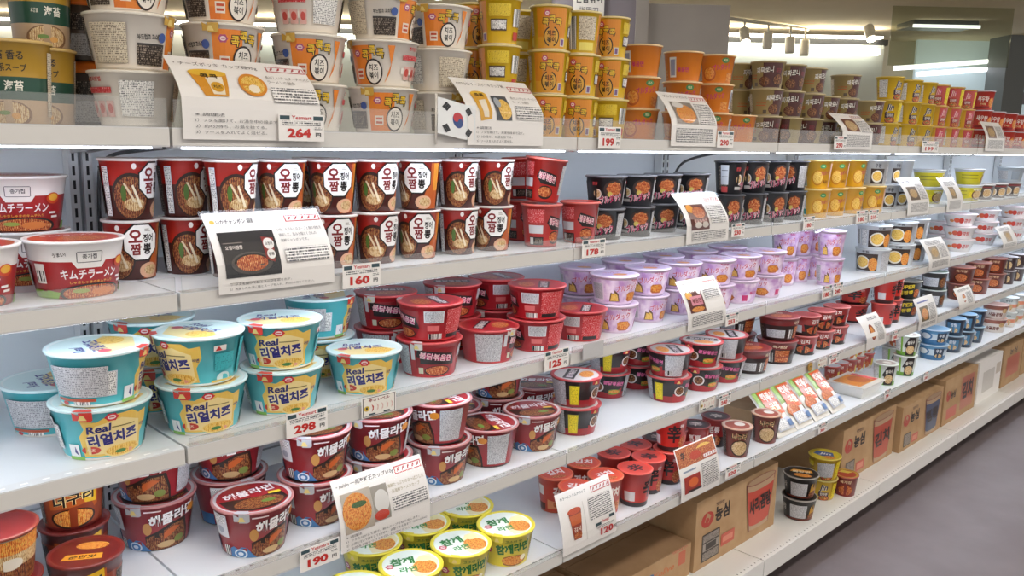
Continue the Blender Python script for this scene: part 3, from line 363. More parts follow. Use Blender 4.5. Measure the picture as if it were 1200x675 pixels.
kind('basebowl', 'black noodle bowl with silver label', .058, .047, .080, [(0, 100, '1c1817')], [('r', -34, 14, 28, 78, 'c8c8cc'), ('r', -32, 16, 26, 76, 'micro_silver'), ('t', '짜장', -66, 56, 26, 30, 'e8e4dc'), ('p', [(40, 20), (44, 70), (60, 84), (74, 40), (64, 14)], 'c8962a'), ('e', 62, 22, 26, 18, 'food_sea'), ('r', -60, 4, 60, 12, '6a2a1a')], lid='3a3432', rim='a09a94', lidart=[('e', 0, 0, .93, .93, '241e1c'), ('p', [(-.7, .1), (-.5, .5), (.6, .6), (.7, .2)], 'd8962a'), ('t', '짜장면', 0, .2, 1.1, .4, 'e8dcc0', .1, 8), ('e', .1, -.4, .55, .3, 'food_orange')])
kind('basejin', 'yellow ramen bowl with pale label', .056, .045, .086, [(0, 3, 'b8a060'), (3, 100, 'd0a91e')], JIN('1d2350', '3a2434') + [('r', -24, 16, 40, 84, 'micro_silver')], lid='c8b83a', rim='d8c050', lidart=[('e', 0, 0, .93, .93, 'd8be2a'), ('p', [(-.8, 0), (-.5, .6), (.5, .5), (.6, -.2), (-.2, -.4)], '3a5a9a'), ('t', 'Jin', 0, .1, .8, .5, 'f0f0f0', .2), ('e', .3, -.5, .4, .3, 'food_orange')])
kind('basejin2', 'yellow ramen bowl with dark blue print', .052, .042, .080, [(0, 3, 'b8a060'), (3, 100, 'd0a91e')], JIN('1d2350', '3a2434'), lid='b8a04a', rim='c8b870')
kind('basered', 'small red noodle cup with yellowish lid', .044, .036, .080, [(0, 100, '8a221c')], [('e', 0, 34, 38, 26, 'food_red'), ('t', '육개장', 0, 78, 56, 16, 'e8c8a0'), ('r', -100, 12, -52, 80, 'micro_dark')], lid='b8a03a', rim='b05a40', lidart=[('e', 0, 0, .9, .9, 'a83a2a'), ('p', [(-.7, .2), (-.3, .8), (.6, .6), (.2, .1)], 'd8c050')], **CUP)

BUILT = {}
def build_kind(k):
    K = KINDS[k]; rt, rb, h = K['rt'], K['rb'], K['h']; hw = h-.004
    rr = lambda v: rb + (rt-rb)*v/100
    cl = lambda v: min(max(v, .6), 99.4)
    wrap = lambda u, v, l: ((rr(cl(v))+l*OFF)*math.sin(R(u)), -(rr(cl(v))+l*OFF)*math.cos(R(u)), cl(v)/100*hw)
    rm = (rt+rb)/2; su, sv = R(1)*rm, hw/100
    b = MB(); prof = [(rb-.006, .0012), (rb-.003, 0), (rb-.0006, 0)]; mats = [K['bands'][0][2]]*3
    for v0, v1, m in K['bands']:
        prof.append((rr(v0)+0.00001, max(v0/100*hw, .0006))); mats.append(m)
    mats = mats[:3] + [m for _, _, m in K['bands']]
    prof.append((rt, hw)); prof += [(rt+.0016, hw+.0002), (rt+.0022, hw+.0012)]; mats = mats + [K['rim']]*2
    b.lathe(prof, mats[:len(prof)-1], 48)
    b.art(K['art'], wrap, su, sv, 7.5)
    body = b.mesh(k+'_body')
    l = MB(); dm = K['dome']; rim = K['rim']; ri = rt-.0035
    if dm:
        l.lathe([(rt+.0022, hw), (rt+.003, hw+.002), (rt+.0026, hw+.004), (rt*.93, hw+.004+dm*.6), (rt*.75, hw+.004+dm)], K['lid'], 48, cap1=True)
    else:
        l.lathe([(rt+.0024, hw-.0006), (rt+.0032, hw+.0006), (rt+.0032, hw+.0030), (rt+.0014, hw+.0040), (rt-.0012, hw+.0036), (ri, hw+.0026)], [rim, rim, rim, rim, K['lid']], 48, cap0=False, cap1=True)
        l.art(K['lidart'], lambda x, y, q: (x*ri, y*ri, hw+.0026+q*OFF), ri, ri)
    lid = l.mesh(k+'_lid'); tabm = st = None
    if K['tab']:
        t = MB(); a0 = -34
        items = [('p', [(a0-11, 87), (a0-8, 84), (a0+8, 84), (a0+11, 87), (a0+11, 103), (a0-11, 103)], K['tab']), ('p', [(a0-5, 87), (a0+5, 87), (a0+2, 97), (a0-2, 97)], 'e8d080')]
        t.art(items, lambda u, v, q: ((rr(min(v, 100))+.0046+q*OFF)*math.sin(R(u)), -(rr(min(v, 100))+.0046+q*OFF)*math.cos(R(u)), v/100*hw), su, sv, 7.5)
        for j in range(-11, 11, 2):
            p = []
            for rad, ang in ((rt+.0046, a0+j), (rt+.0046, a0+j+2), (rt-.006, a0+(j+2)*.8), (rt-.006, a0+j*.8)): p.append((rad*math.sin(R(ang)), -rad*math.cos(R(ang)), hw*1.03+.0016 if rad > rt else hw+.0046))
            t.face(p, K['tab'])
        tabm = t.mesh(k+'_tab')
    if K['sticker']:
        cu, cv, w, hh = K['sticker']; t = MB()
        off = 24
        t.art([('r', cu-w/2, cv-hh/2, cu+w/2, cv+hh/2, 'd6dbe4'), ('r', cu-w/2+1.5, cv-hh/2+2, cu+w/2-1.5, cv+hh/2-2, 'micro')], lambda u, v, q: wrap(u, v, q+off), su, sv, 7.5)
        st = t.mesh(k+'_sticker')
    e = bpy.data.objects.new(K['name'], None); e.empty_display_size = .05; COL.objects.link(e)
    bn = K['name'].split('_')[1] + '_body'
    o = obj(bn, body, e); lo = obj('lid', lid, e)
    if tabm: obj('pull_tab', tabm, lo)
    if st:
        so = obj('sticker', st, o); so['label'] = 'white sticker of fine print'
    BUILT[k] = e
    return e
def copy_tree(o, parent=None):
    c = o.copy(); COL.objects.link(c)
    if parent: c.parent = parent
    for ch in list(o.children): copy_tree(ch, c)
    return c

# ------------------------------------------------------------------ where every cup stands: kind, shelf, tier, distance behind the shelf front, picture columns, turn of the printed front
ROWS = []
def row(k, sh, tier, yo, pxs, phis=None, rn=''): ROWS.append((k, sh, tier, yo, pxs, phis, rn))
# top shelf
row('seaweed', 1, 0, .10, [6, -58], [-18, 0]); row('seaweed', 1, 0, .20, [58], [-10], 'back'); row('seaweed', 1, 1, .10, [-45], [0]); row('seaweed', 1, 1, .20, [44], [12], 'back')
row('tub', 1, 0, .25, [99], [0]); row('tub', 1, 1, .25, [97], [0])
row('cheese', 1, 0, .10, [168, 275, 374, 449, 524], [-150, -20, 0, 12, 70]); row('cheese', 1, 1, .10, [170, 280, 373, 440, 490], [90, 15, 6, -30, 150]); row('cheese', 1, 2, .10, [166, 262, 345, 425, 492], [10, 14, -120, 60, 8])
row('yelcup', 1, 0, .09, [590, 640, 677, 713], [10, 5, 0, -92]); row('yelcup', 1, 1, .09, [567, 612, 655, 698], [-90, 0, -4, -14]); row('yelcup', 1, 2, .09, [571, 633, 667, 704], [-90, 4, 110, -12])
row('yelcup', 1, 0, .20, [556, 606], [20, 20], 'back'); row('yelcup', 1, 1, .20, [535, 600], [-10, 90], 'back'); row('yelcup', 1, 2, .20, [530, 604], [20, 100], 'back')
row('orange', 1, 0, .09, [756, 806, 835, 864], [4, -10, -14, 4]); row('orange', 1, 1, .09, [752, 800, 833], [10, 0, -10]); row('orange', 1, 2, .09, [741, 776, 813], [-130, -120, 10])
row('brown', 1, 0, .09, [895, 920, 945, 970, 993, 1016], [-10, -60, -40, 0, 0, 0]); row('brown', 1, 1, .09, [885, 924, 948, 970, 992, 1015], [28, 0, 10, 24, 10, 26]); row('brown', 1, 2, .09, [890, 928, 962, 997], [-20, 0, 40, 30])
row('brown', 1, 0, .20, [862], [60], 'back'); row('brown', 1, 1, .20, [857], [60], 'back'); row('brown', 1, 2, .20, [850], [40], 'back')
row('jin', 1, 0, .09, [1037, 1060, 1077], [40, 30, 30]); row('jin', 1, 1, .09, [1040, 1058, 1075], [0, 20, 20]); row('jin', 1, 2, .09, [1036, 1066, 1088], [35, 35, 40])
row('jinred', 1, 0, .09, [1093, 1109, 1127], [30, 40, 30]); row('jinred', 1, 1, .09, [1098, 1113, 1130], [40, 30, 30]); row('jinred', 1, 2, .09, [1106, 1119, 1134], [0, 0, 10])
row('shrimp', 1, 0, .09, [1148, 1162, 1177, 1191], [0, 0, 0, 0]); row('shrimp', 1, 1, .09, [1149, 1163, 1177, 1191], [0, 0, 0, 0]); row('shrimp', 1, 2, .09, [1157], [0])
# second shelf
row('kimchi', 2, 0, .10, [-32, 82], [0, 14]); row('kimchi', 2, 0, .255, [28], [10], 'back'); row('kimchi', 2, 1, .255, [24], [0], 'back')
row('squid', 2, 0, .19, [163, 213], [8, 46], 'back'); row('squid', 2, 1, .19, [156, 205], [48, 62], 'back')
row('squid', 2, 0, .10, [276, 334, 391, 441, 490, 536, 577], [30, 0, 12, 34, 0, 46, -8], 'front'); row('squid', 2, 1, .10, [272, 330, 391, 441, 490, 536, 577], [52, 8, 0, 26, -18, 40, 44], 'front'); row('squid', 2, 0, .20, [372, 548], [10, 0], 'back'); row('squid', 2, 1, .20, [358, 537], [6, 20], 'back')
row('redcup', 2, 0, .08, [634, 679], [28, -2], 'front'); row('redcup', 2, 1, .085, [619, 652], [-16, 30], 'front'); row('redcup', 2, 0, .19, [612], [0], 'back')
row('blackbowl', 2, 0, .09, [708, 744, 782, 815], [-24, -6, 0, 0]); row('blackbowl', 2, 1, .09, [693, 744, 783, 822], [4, 0, -10, -6])
row('blackcup', 2, 0, .08, [853, 880, 905, 927], [-4, -14, 10, -10]); row('blackcup', 2, 1, .08, [858, 882, 905, 929], [70, 10, 5, -50])
row('cheesecup', 2, 0, .08, [956, 976, 997, 1022], [4, 10, 28, 4]); row('cheesecup', 2, 1, .08, [957, 976, 1000], [4, 8, 28])
row('greycup', 2, 0, .09, [1044, 1058], [0, 10]); row('greycup', 2, 1, .09, [1028, 1042, 1058], [0, 30, -120])
row('yellowbowl', 2, 0, .10, [1094, 1133], [20, 20]); row('yellowbowl', 2, 1, .10, [1090, 1138], [60, 60])
row('photobowl', 2, 0, .09, [1150, 1166, 1182], [0, 10, 20]); row('silverbowl', 2, 1, .10, [1174], [0])
# third shelf
row('teal', 3, 0, .085, [120, 238, 331, 427], [14, 12, 8, 2], 'front'); row('teal', 3, 1, .085, [128, 231, 326], [92, -46, 2], 'front'); row('teal', 3, 0, .24, [60, 182, 374], [92, 20, -10], 'back'); row('teal', 3, 1, .24, [176, 362], [-10, 92], 'back')
row('redbowl', 3, 0, .10, [503, 572, 628, 680], [10, 84, -70, -90], 'front'); row('redbowl', 3, 1, .10, [508, 625], [-62, -84], 'front'); row('redbowl', 3, 0, .24, [452, 530, 580], [60, 0, 0], 'back'); row('redbowl', 3, 1, .24, [458, 525, 574], [0, 10, -64], 'back')
row('redbowl', 3, 1, .10, [], None, 'front')
row('pink', 3, 0, .10, [718, 765, 803, 835, 865, 895], [0, 36, 20, 0, -60, -30], 'front'); row('pink', 3, 1, .10, [717, 763, 800, 832, 863, 897], [34, 4, 6, 0, 10, 0], 'front'); row('pink', 3, 0, .24, [680, 730, 775, 815, 850], [0]*5, 'back'); row('pink', 3, 1, .24, [678, 728, 773, 812, 848], [0]*5, 'back')
row('pinkcup', 3, 0, .17, [918, 934, 949], [0, 0, 20], 'back'); row('pinkcup', 3, 0, .055, [973], [24], 'front'); row('pinkcup', 3, 1, .17, [922, 939, 954], [0, 0, 10], 'back'); row('pinkcup', 3, 1, .055, [977], [6], 'front')
row('udon', 3, 0, .10, [1022, 1052, 1074], [-20, 0, 0]); row('udon', 3, 1, .10, [1028, 1058, 1082], [30, 0, 0])
row('fat', 3, 0, .11, [1122, 1156, 1184], [0, 0, 10]); row('fat', 3, 1, .11, [1112, 1142, 1172, 1196], [0]*4); row('fat', 3, 2, .11, [1112, 1150, 1182], [0]*3); row('fat', 3, 0, .26, [1100], [0], 'back')
# fourth shelf
row('raccoon', 4, 0, .065, [103, 4], [-20, 30], 'front'); row('raccoonphoto', 4, 1, .065, [4], [0]); row('raccoon', 4, 0, .19, [84, 6], [6, 0], 'back'); row('raccoon', 4, 1, .19, [82], [0], 'back')
row('seafood', 4, 0, .075, [300, 381, 455], [20, 22, 0], 'front'); row('seafood', 4, 1, .075, [371, 447], [16, 0], 'front'); row('seafood', 4, 0, .22, [190, 264], [4, 60], 'back'); row('seafood', 4, 1, .22, [196, 270], [-30, -10], 'back')
row('seafood', 4, 0, .10, [517, 570, 622], [22, -66, 20], 'front'); row('seafood', 4, 1, .10, [515], [-64], 'front'); row('seafood', 4, 0, .25, [470, 535, 585, 620], [0, 0, 10, 0], 'back'); row('seafood', 4, 1, .25, [600], [0], 'back')
row('redblk', 4, 0, .10, [674, 783, 820, 848], [84, 60, 20, 0], 'front'); row('redblk', 4, 1, .10, [666, 783, 816, 845], [84, -70, 0, -80], 'front'); row('redblk', 4, 0, .24, [712, 745], [0, 10], 'back'); row('redblk', 4, 1, .24, [708, 740], [84, 10], 'back')
row('darkbowl', 4, 0, .10, [878, 910], [30, -30], 'front'); row('darkbowl', 4, 1, .10, [908], [30], 'front'); row('darkbowl', 4, 0, .24, [862], [0], 'back'); row('darkbowl', 4, 1, .24, [870], [0], 'back')
row('kimsmall', 4, 0, .09, [942, 961, 978], [0, 10, 0]); row('kimsmall', 4, 1, .09, [942, 959, 977], [40, 20, 0])
row('shinbowl', 4, 0, .22, [998], [40]); row('shinbowl', 4, 1, .22, [1006], [0]); row('shincup', 4, 0, .09, [1034, 1048], [60, 30]); row('shincup', 4, 1, .09, [1040, 1053], [60, 30])
row('yelblk', 4, 0, .10, [1066], [0]); row('yelblk', 4, 1, .10, [1074], [0]); row('silvertin', 4, 0, .10, [1097], [10]); row('silvertin', 4, 1, .10, [1101], [0])
row('brownbowl', 4, 0, .10, [1124, 1144, 1163], [0]*3); row('brownbowl', 4, 1, .10, [1124, 1146, 1166], [0]*3); row('darksmall', 4, 0, .09, [1179, 1190], [0, 0]); row('darksmall', 4, 1, .09, [1180, 1191], [0, 0])
# fifth shelf
row('sesame', 5, 0, .08, [370, 420, 478, 527, 586], [10, 0, 10, 20, 14], 'front'); row('sesame', 5, 0, .22, [440, 490, 545], [0, 6, 8], 'back')
row('kimcup', 5, 0, .08, [679, 718], [-10, 30], 'front'); row('kimcup', 5, 0, .17, [654, 687], [20, 0], 'back')
row('shincup', 5, 0, .07, [742, 764, 786], [60, 12, -10], 'front'); row('shincup', 5, 0, .17, [722, 745], [40, 20], 'back'); row('shincup', 5, 1, .07, [786], [10], 'front')
row('jjcup', 5, 0, .16, [771, 795, 812, 838], [0]*4); row('raccooncup', 5, 0, .065, [863, 897], [14, 6])
row('kimsmall', 5, 0, .08, [815], [0])
row('minicup', 5, 0, .24, [974, 984, 994, 1004, 1014], [0]*5); row('minicup', 5, 1, .27, [983, 994, 1004, 1013], [0]*4)
row('greencup', 5, 0, .075, [1037, 1060], [0, 0], 'front'); row('greencup', 5, 0, .17, [1046, 1066], [0, 0], 'back'); row('greencup', 5, 1, .17, [1036], [0], 'back')
row('bluebowl', 5, 0, .10, [1092], [0]); row('bluebowl', 5, 1, .10, [1094], [0]); row('navycup', 5, 0, .08, [1116, 1129, 1141], [0]*3); row('navycup', 5, 1, .08, [1117, 1130, 1142], [0]*3)
row('whitebrown', 5, 0, .09, [1164], [0]); row('whitebrown', 5, 1, .09, [1166], [0]); row('salmon', 5, 0, .08, [1180, 1189, 1198], [0]*3); row('salmon', 5, 1, .08, [1182, 1191], [0]*2)
# base deck
row('basebowl', 6, 0, .085, [936], [0]); row('basebowl', 6, 1, .085, [938], [0]); row('basejin2', 6, 0, .10, [966], [0]); row('basejin', 6, 1, .10, [970], [0]); row('basered', 6, 0, .045, [993], [0]); 

INST = []
for ri, (k, sh, tier, yo, pxs, phis, rn) in enumerate(ROWS):
    K = KINDS[k]
    for i, px in enumerate(pxs):
        front = FRONT if sh != 6 else BASEF
        Y = front + yo; z = TOP[sh] + tier*(K['h']+.0006); X = x_of(px, Y, z+K['h']*.5)
        INST.append(dict(k=k, sh=sh, tier=tier, rn=rn, px=px, x=X, y=Y, z=z, phi=(phis[i] if phis else 0) + random.uniform(-4, 4), r=K['rt']+.0037, x0=X, y0=Y))
def relax(L, n=500):
    for _ in range(n):
        mv = False
        for i in range(len(L)):
            for j in range(i+1, len(L)):
                a, b = L[i], L[j]; dx, dy = b['x']-a['x'], b['y']-a['y']; d = math.hypot(dx, dy) or 1e-6; m = a['r']+b['r']+.0012
                if d < m:
                    mv = True; s = (m-d)/2*.6; a['x'] -= dx/d*s; a['y'] -= dy/d*s; b['x'] += dx/d*s; b['y'] += dy/d*s
        for a in L:
            f = FRONT if a['sh'] != 6 else BASEF
            lo = .010
            for s, x0, x1, lean in CARDG:
                if s == a['sh'] and a['x']+a['r'] > x0-.01 and a['x']-a['r'] < x1+.01: lo = max(lo, lean+.008)
            a['y'] = min(max(a['y'], f+a['r']+lo), BACK-a['r']-.052)
        if not mv: break
CARDG = [(s, on_y(*bl, FRONT).x, on_y(*br, FRONT).x, lean) for s, bl, br, lean in (
    (1, (215, 163), (376, 161), .055), (1, (548, 170), (636, 170), .05), (1, (786, 171), (839, 171), .05), (1, (986, 175), (1021, 175), .05), (1, (1154, 177), (1176, 177), .035),
    (2, (257, 346), (392, 338), .055), (2, (804, 287), (853, 280), .05), (2, (1063, 253), (1088, 248), .05), (2, (1109, 249), (1127, 245), .05),
    (3, (806, 389), (850, 379), .05), (3, (1088, 318), (1113, 309), .05), (3, (1175, 293), (1192, 286), .05),
    (4, (400, 650), (504, 607), .03), (4, (1015, 411), (1038, 400), .05), (4, (1076, 388), (1098, 376), .05), (4, (1124, 364), (1142, 356), .05), (5, (660, 653), (722, 626), .03), (5, (798, 590), (843, 568), .03))]
for sh in TOP:
    L0 = [a for a in INST if a['sh'] == sh and a['tier'] == 0]; relax(L0)
    below = L0; zt = {id(a): a['z']+KINDS[a['k']]['h']+KINDS[a['k']]['dome']+.0006 for a in L0}
    for t in (1, 2):
        Lt = sorted([a for a in INST if a['sh'] == sh and a['tier'] == t], key=lambda a: a['px']); used = set()
        for a in Lt:
            c = sorted((math.hypot(b['x']-a['x'], (b['y']-a['y'])*.7) + (0 if b['k'] == a['k'] else .05), n) for n, b in enumerate(below) if n not in used)
            if not c: print('NO SUPPORT', a['k'], sh, t, a['px']); continue
            d, n = c[0]; used.add(n); b = below[n]
            if d > .12: print('far support', a['k'], sh, t, a['px'], round(d, 3))
            a['x'] = b['x']+random.uniform(-.002, .002); a['y'] = b['y']+random.uniform(-.002, .002); a['z'] = zt[id(b)]
        for a in Lt: zt[id(a)] = a['z']+KINDS[a['k']]['h']+KINDS[a['k']]['dome']+.0006
        relax(Lt, 40); below = Lt
for a in INST:
    if a['sh'] == 6: print('base', a['k'], round(a['x'],3), round(a['y'],3))
    d = math.hypot(a['x']-a['x0'], a['y']-a['y0'])
    if d > .06 and a['tier'] == 0: print('moved', a['k'], a['sh'], a['px'], round(d, 3))

ORD = ['first', 'second', 'third', 'fourth', 'fifth', 'sixth', 'seventh', 'eighth', 'ninth', 'tenth', 'eleventh', 'twelfth']
SHN = {1: 'top shelf', 2: 'second shelf', 3: 'third shelf', 4: 'fourth shelf', 5: 'fifth shelf', 6: 'base deck'}
fams = {}
for a in INST: fams.setdefault((a['k'], a['sh']), []).append(a)
for (k, sh), L in fams.items():
    tiers = sorted({a['tier'] for a in L}); rns = {a['rn'] for a in L}
    for t in tiers:
        for rn in rns:
            G = sorted([a for a in L if a['tier'] == t and a['rn'] == rn], key=lambda a: a['px'])
            for i, a in enumerate(G):
                p = []
                if len(G) > 1: p.append(('leftmost' if i == 0 else 'rightmost' if i == len(G)-1 else ORD[i] + ' from left'))
                tn = ''
                if len(tiers) > 1: tn = ({0: 'lower', 1: 'upper'} if max(tiers) == 1 else {0: 'bottom', 1: 'middle', 2: 'top'})[t] + ' tier'
                rw = ('back row' if rn == 'back' else 'front row') if len(rns) > 1 else ''
                p.append(' '.join(x for x in (tn, rw) if x)); p.append(SHN[sh])
                a['label'] = KINDS[k]['look'] + ', ' + ', '.join(x for x in p if x)
    for a in L: a['group'] = KINDS[k]['look'] + 's on the ' + SHN[sh]
for a in INST:
    o = copy_tree(BUILT[a['k']]) if a['k'] in BUILT else build_kind(a['k'])
    az = -math.atan2(a['x'], a['y'])
    o.location = (a['x'], a['y'], a['z']); o.rotation_euler = (0, 0, az + R(a['phi']))
    if a['k'] == 'redcup' and a['tier'] == 1:                 # the two upper cups sit crooked on the lids below
        ti = R(6 if a['px'] < 630 else -3); ax = Vector((a['x'], a['y'], 0)).normalized()
        o.rotation_euler = (Matrix.Rotation(ti, 3, ax) @ o.rotation_euler.to_matrix()).to_euler(); o.location.z += abs(math.sin(ti))*.036
    tag(o, a['label'], KINDS[a['k']]['cat'], a['group'])
print('cups', len(INST))

# ------------------------------------------------------------------ the gondola: shelves, uprights, back panels, base
NB = range(-1, 7)
BAYN = ['first bay from left', 'second bay', 'third bay', 'fourth bay', 'fifth bay', 'sixth bay', 'seventh bay', 'eighth bay']
FENCE = {1: .066, 2: .050, 3: .040, 4: .036, 5: .036}
sm = {}
for sh in (1, 2, 3, 4, 5):
    W = BAY-.003; D = BACK-FRONT
    b = MB(); b.box(.0015, W, .012, D-.048, .006, .0248, 'shelf_white'); sm[sh, 'board'] = b.mesh('board')
    b = MB(); b.box(.0015, W, 0, .012, 0, .0235, 'shelf_lip'); b.box(.0015, W, .0, .006, -.0025, 0, 'strip_metal'); sm[sh, 'front_lip'] = b.mesh('front_lip')
    b = MB(); b.box(.0015, W, .0005, .024, .0235, .0256, 'rail_pale' if sh in (2, 3) else 'rail_dark'); sm[sh, 'front_rail'] = b.mesh('front_rail')
    b = MB(); b.box(.02, W-.02, .016, .034, -.006, .0055, 'led'); b.box(.005, .02, .015, .035, -.006, .006, 'strip_metal'); b.box(W-.02, W-.005, .015, .035, -.006, .006, 'strip_metal'); sm[sh, 'lamp_strip'] = b.mesh('lamp_strip')
    b = MB(); b.box(.004, W-.003, -.0022, .0002, .0011, FENCE[sh]-.0257, 'acrylic', {'u': 'acrylic_edge', 'l': 'acrylic_edge', 'r': 'acrylic_edge'}); b.box(.004, W-.003, -.0022, .013, .0, .0011, 'acrylic'); sm[sh, 'clear_fence'] = b.mesh('clear_fence')
    for nm, x in (('bracket', .012), ('bracket_', W-.012)):
        b = MB(); A = [(x-.001, .06, .0055), (x-.001, D-.048, -.022), (x-.001, D-.048, .0055)]; B = [(x+.001, y, z) for _, y, z in A]
        b.face(A, 'strip_metal'); b.face(B[::-1], 'strip_metal')
        for u in range(3): b.face([A[u], B[u], B[(u+1) % 3], A[(u+1) % 3]], 'strip_metal')
        sm[sh, nm] = b.mesh('bracket')
for n in NB:
    for sh in (1, 2, 3, 4, 5):
        t = thing('display_shelf', f'white metal {SHN[sh]} board with front rail in the {BAYN[n+1]}', 'shelf', (BAY0+BAY*n, FRONT, SH[sh]), 0, 'gondola shelves')
        for p in ('board', 'front_lip', 'front_rail', 'bracket', 'bracket_'): obj(p.rstrip('_'), sm[sh, p], t)
        if sh < 5: obj('lamp_strip', sm[sh, 'lamp_strip'], t)
        if sh in (1, 2) or n >= 0: tag(obj('clear_fence', sm[sh, 'clear_fence'], None, (BAY0+BAY*n, FRONT, SH[sh]+.0257)), f'clear acrylic guard along the {SHN[sh]} in the {BAYN[n+1]}', 'guard', 'clear acrylic guards')
b = MB(); W = BAY-.003; b.box(.0015, W, .004, BACK-BASEF-.02, .035, .0585, 'deck_white'); deckm = b.mesh('deck')
b = MB(); b.box(.0015, W, 0, .005, 0, .0585, 'deck_white'); b.box(.0015, W, .005, .022, 0, .006, 'deck_white'); dlip = b.mesh('deck_lip')
b = MB(); b.box(.0015, W, .0008, .034, .0582, .0592, 'rail_base'); drail = b.mesh('deck_rail')
b = MB(); b.box(0, BAY, .07, .09, -.076, .034, 'kick'); kick = b.mesh('kick_plate')
b = MB(); b.box(.002, BAY-.002, .0, .012, .0, 1.41, 'panel_white'); b.box(.002, BAY-.002, -.001, 0, .73, .734, 'groove'); pan = b.mesh('back_panel')
b = MB(); b.box(-.020, -.004, -.018, .012, 0, 1.58, 'upright'); b.box(.004, .020, -.018, .012, 0, 1.58, 'upright'); b.box(-.004, .004, -.006, .012, 0, 1.58, 'groove'); b.box(-.021, .021, -.019, .013, 1.58, 1.584, 'upright'); post = b.mesh('post')
b = MB()
for i in range(61):
    for x in (-.012, .012): b.box(x-.0022, x+.0022, -.0186, -.0178, .05+i*.025, .066+i*.025, 'slot')
slots = b.mesh('slot_column')
for n in NB:
    t = thing('base_deck', f'white metal base deck with dotted front edge in the {BAYN[n+1]}', 'shelf', (BAY0+BAY*n, BASEF, .076), 0, 'base decks')
    for p, m in (('deck', deckm), ('deck_lip', dlip), ('deck_rail', drail), ('kick_plate', kick)): obj(p, m, t)
    tag(obj('back_panel', pan, None, (BAY0+BAY*n, BACK-.012, 0)), f'white back panel behind the cups in the {BAYN[n+1]}', 'panel', 'gondola back panels')
for n in range(-1, 8):
    t = thing('slotted_upright', f'slotted white upright post at left end of the {BAYN[n+1]}' if n < 7 else 'slotted white upright post at far right end of the gondola', 'post', (BAY0+BAY*n, BACK-.027, 0), 0, 'gondola uprights')
    obj('post', post, t); obj('slot_column', slots, t)
def cable(name, pts, r, m, label):
    cu = bpy.data.curves.new(name, 'CURVE'); cu.dimensions = '3D'; s = cu.splines.new('NURBS'); s.points.add(len(pts)-1); s.order_u = 3; s.use_endpoint_u = True
    for p, q in zip(s.points, pts): p.co = (*q, 1)
    cu.bevel_depth = r; cu.bevel_resolution = 3; o = bpy.data.objects.new('tmp', cu); COL.objects.link(o)
    me = bpy.data.meshes.new_from_object(o.evaluated_get(bpy.context.evaluated_depsgraph_get())); bpy.data.objects.remove(o); me.materials.clear(); me.materials.append(M(m))
    return tag(obj(name, me), label, 'cable')
plain('cable_grey', '5a5c60', .5); plain('cable_white', 'd8d8d8', .5)
x = BAY0
cable('power_cable', [(x+.03, BACK-.032, 1.20), (x+.03, BACK-.035, 1.34), (x+.035, BACK-.06, 1.385), (x+.07, BACK-.14, 1.398), (x+.12, BACK-.26, 1.409)], .0035, 'cable_grey', 'grey cable running up beside the leftmost slotted upright')
x = BAY0+BAY*2
cable('power_cable', [(x+.032, BACK-.034, 1.22), (x+.032, BACK-.05, 1.34), (x+.05, BACK-.12, 1.392), (x+.10, BACK-.24, 1.408)], .004, 'cable_grey', 'grey cable arching behind the tall black cups')
cable('power_cable', [(x+.35, FRONT+.03, SH[2]-.004), (x+.36, FRONT+.04, SH[2]-.022), (x+.42, FRONT+.05, SH[2]-.024), (x+.46, FRONT+.04, SH[2]-.004)], .003, 'cable_white', 'short white cable loop hanging under the second shelf').name = 'hanging_cable'

# ------------------------------------------------------------------ cards and price tags clipped to the shelf fronts
def prof(s, g):                                            # upright in front of the guard, then leaning back over the cups
    h, dy, dz, s0 = g
    t = max(0, (s-s0)/(1-s0)); y = dy*t**1.5; sl = dy*1.5*t**.5/(1-s0); k = math.hypot(sl, dz)
    return y, dz*s, -dz/k, sl/k
def sheet(name, items, w, h, dirv, nrm, mapbend, base, back=True, th=.0009):
    b = MB(); su, sv = w/100, h/100
    def mp(u, v, l):
        y, z, ny, nz = prof(v/100, dirv); return (u*su, y+ny*l*.00012, z+nz*l*.00012)
    cut = 12.5
    n = 8
    strips = [('r', 0, 100*i/n, 100, 100*(i+1)/n, base) for i in range(n)]
    bb = MB()
    # split artwork along its height so that it follows the bend
    def addart(items, flip=False, lay=None):
        bm = bmesh.new(); la = bm.verts.layers.float.new('l'); nm = []
        for v, f, m, l in expand(items):
            if m not in nm: nm.append(m)
            vs = []
            for p in v: q = bm.verts.new((p[0], p[1], 0)); q[la] = l if lay is None else lay; vs.append(q)
            for t in f:
                try: bm.faces.new([vs[i] for i in t]).material_index = nm.index(m)
                except ValueError: pass
        if dirv[1] > .004:
            for k in range(1, 8): bmesh.ops.bisect_plane(bm, geom=bm.verts[:]+bm.edges[:]+bm.faces[:], plane_co=(0, k*cut, 0), plane_no=(0, 1, 0))
        bm.normal_update()
        for f in bm.faces:
            vs = list(f.verts)
            if (f.normal.z < 0) != flip: vs = vs[::-1]
            b.face([mp(q.co.x, q.co.y, q[la]) for q in vs], nm[f.material_index], [(q.co.x*su, q.co.y*sv) for q in vs])
        bm.free()
    addart([('r', 0, 0, 100, 100, base)], lay=0)
    if back:
        addart([('r', 0, 0, 100, 100, base)], True, lay=-th/.00012)
        for e in ((0, 0, 100, 0), (100, 0, 100, 100), (100, 100, 0, 100), (0, 100, 0, 0)):
            k = 8 if e[0] == e[2] else 1
            for i in range(k):
                p0 = (e[0]+(e[2]-e[0])*i/k, e[1]+(e[3]-e[1])*i/k); p1 = (e[0]+(e[2]-e[0])*(i+1)/k, e[1]+(e[3]-e[1])*(i+1)/k)
                b.face([mp(*p0, -th/.00012), mp(*p1, -th/.00012), mp(*p1, 0), mp(*p0, 0)], base)
    addart(items)
    return b.mesh(name)
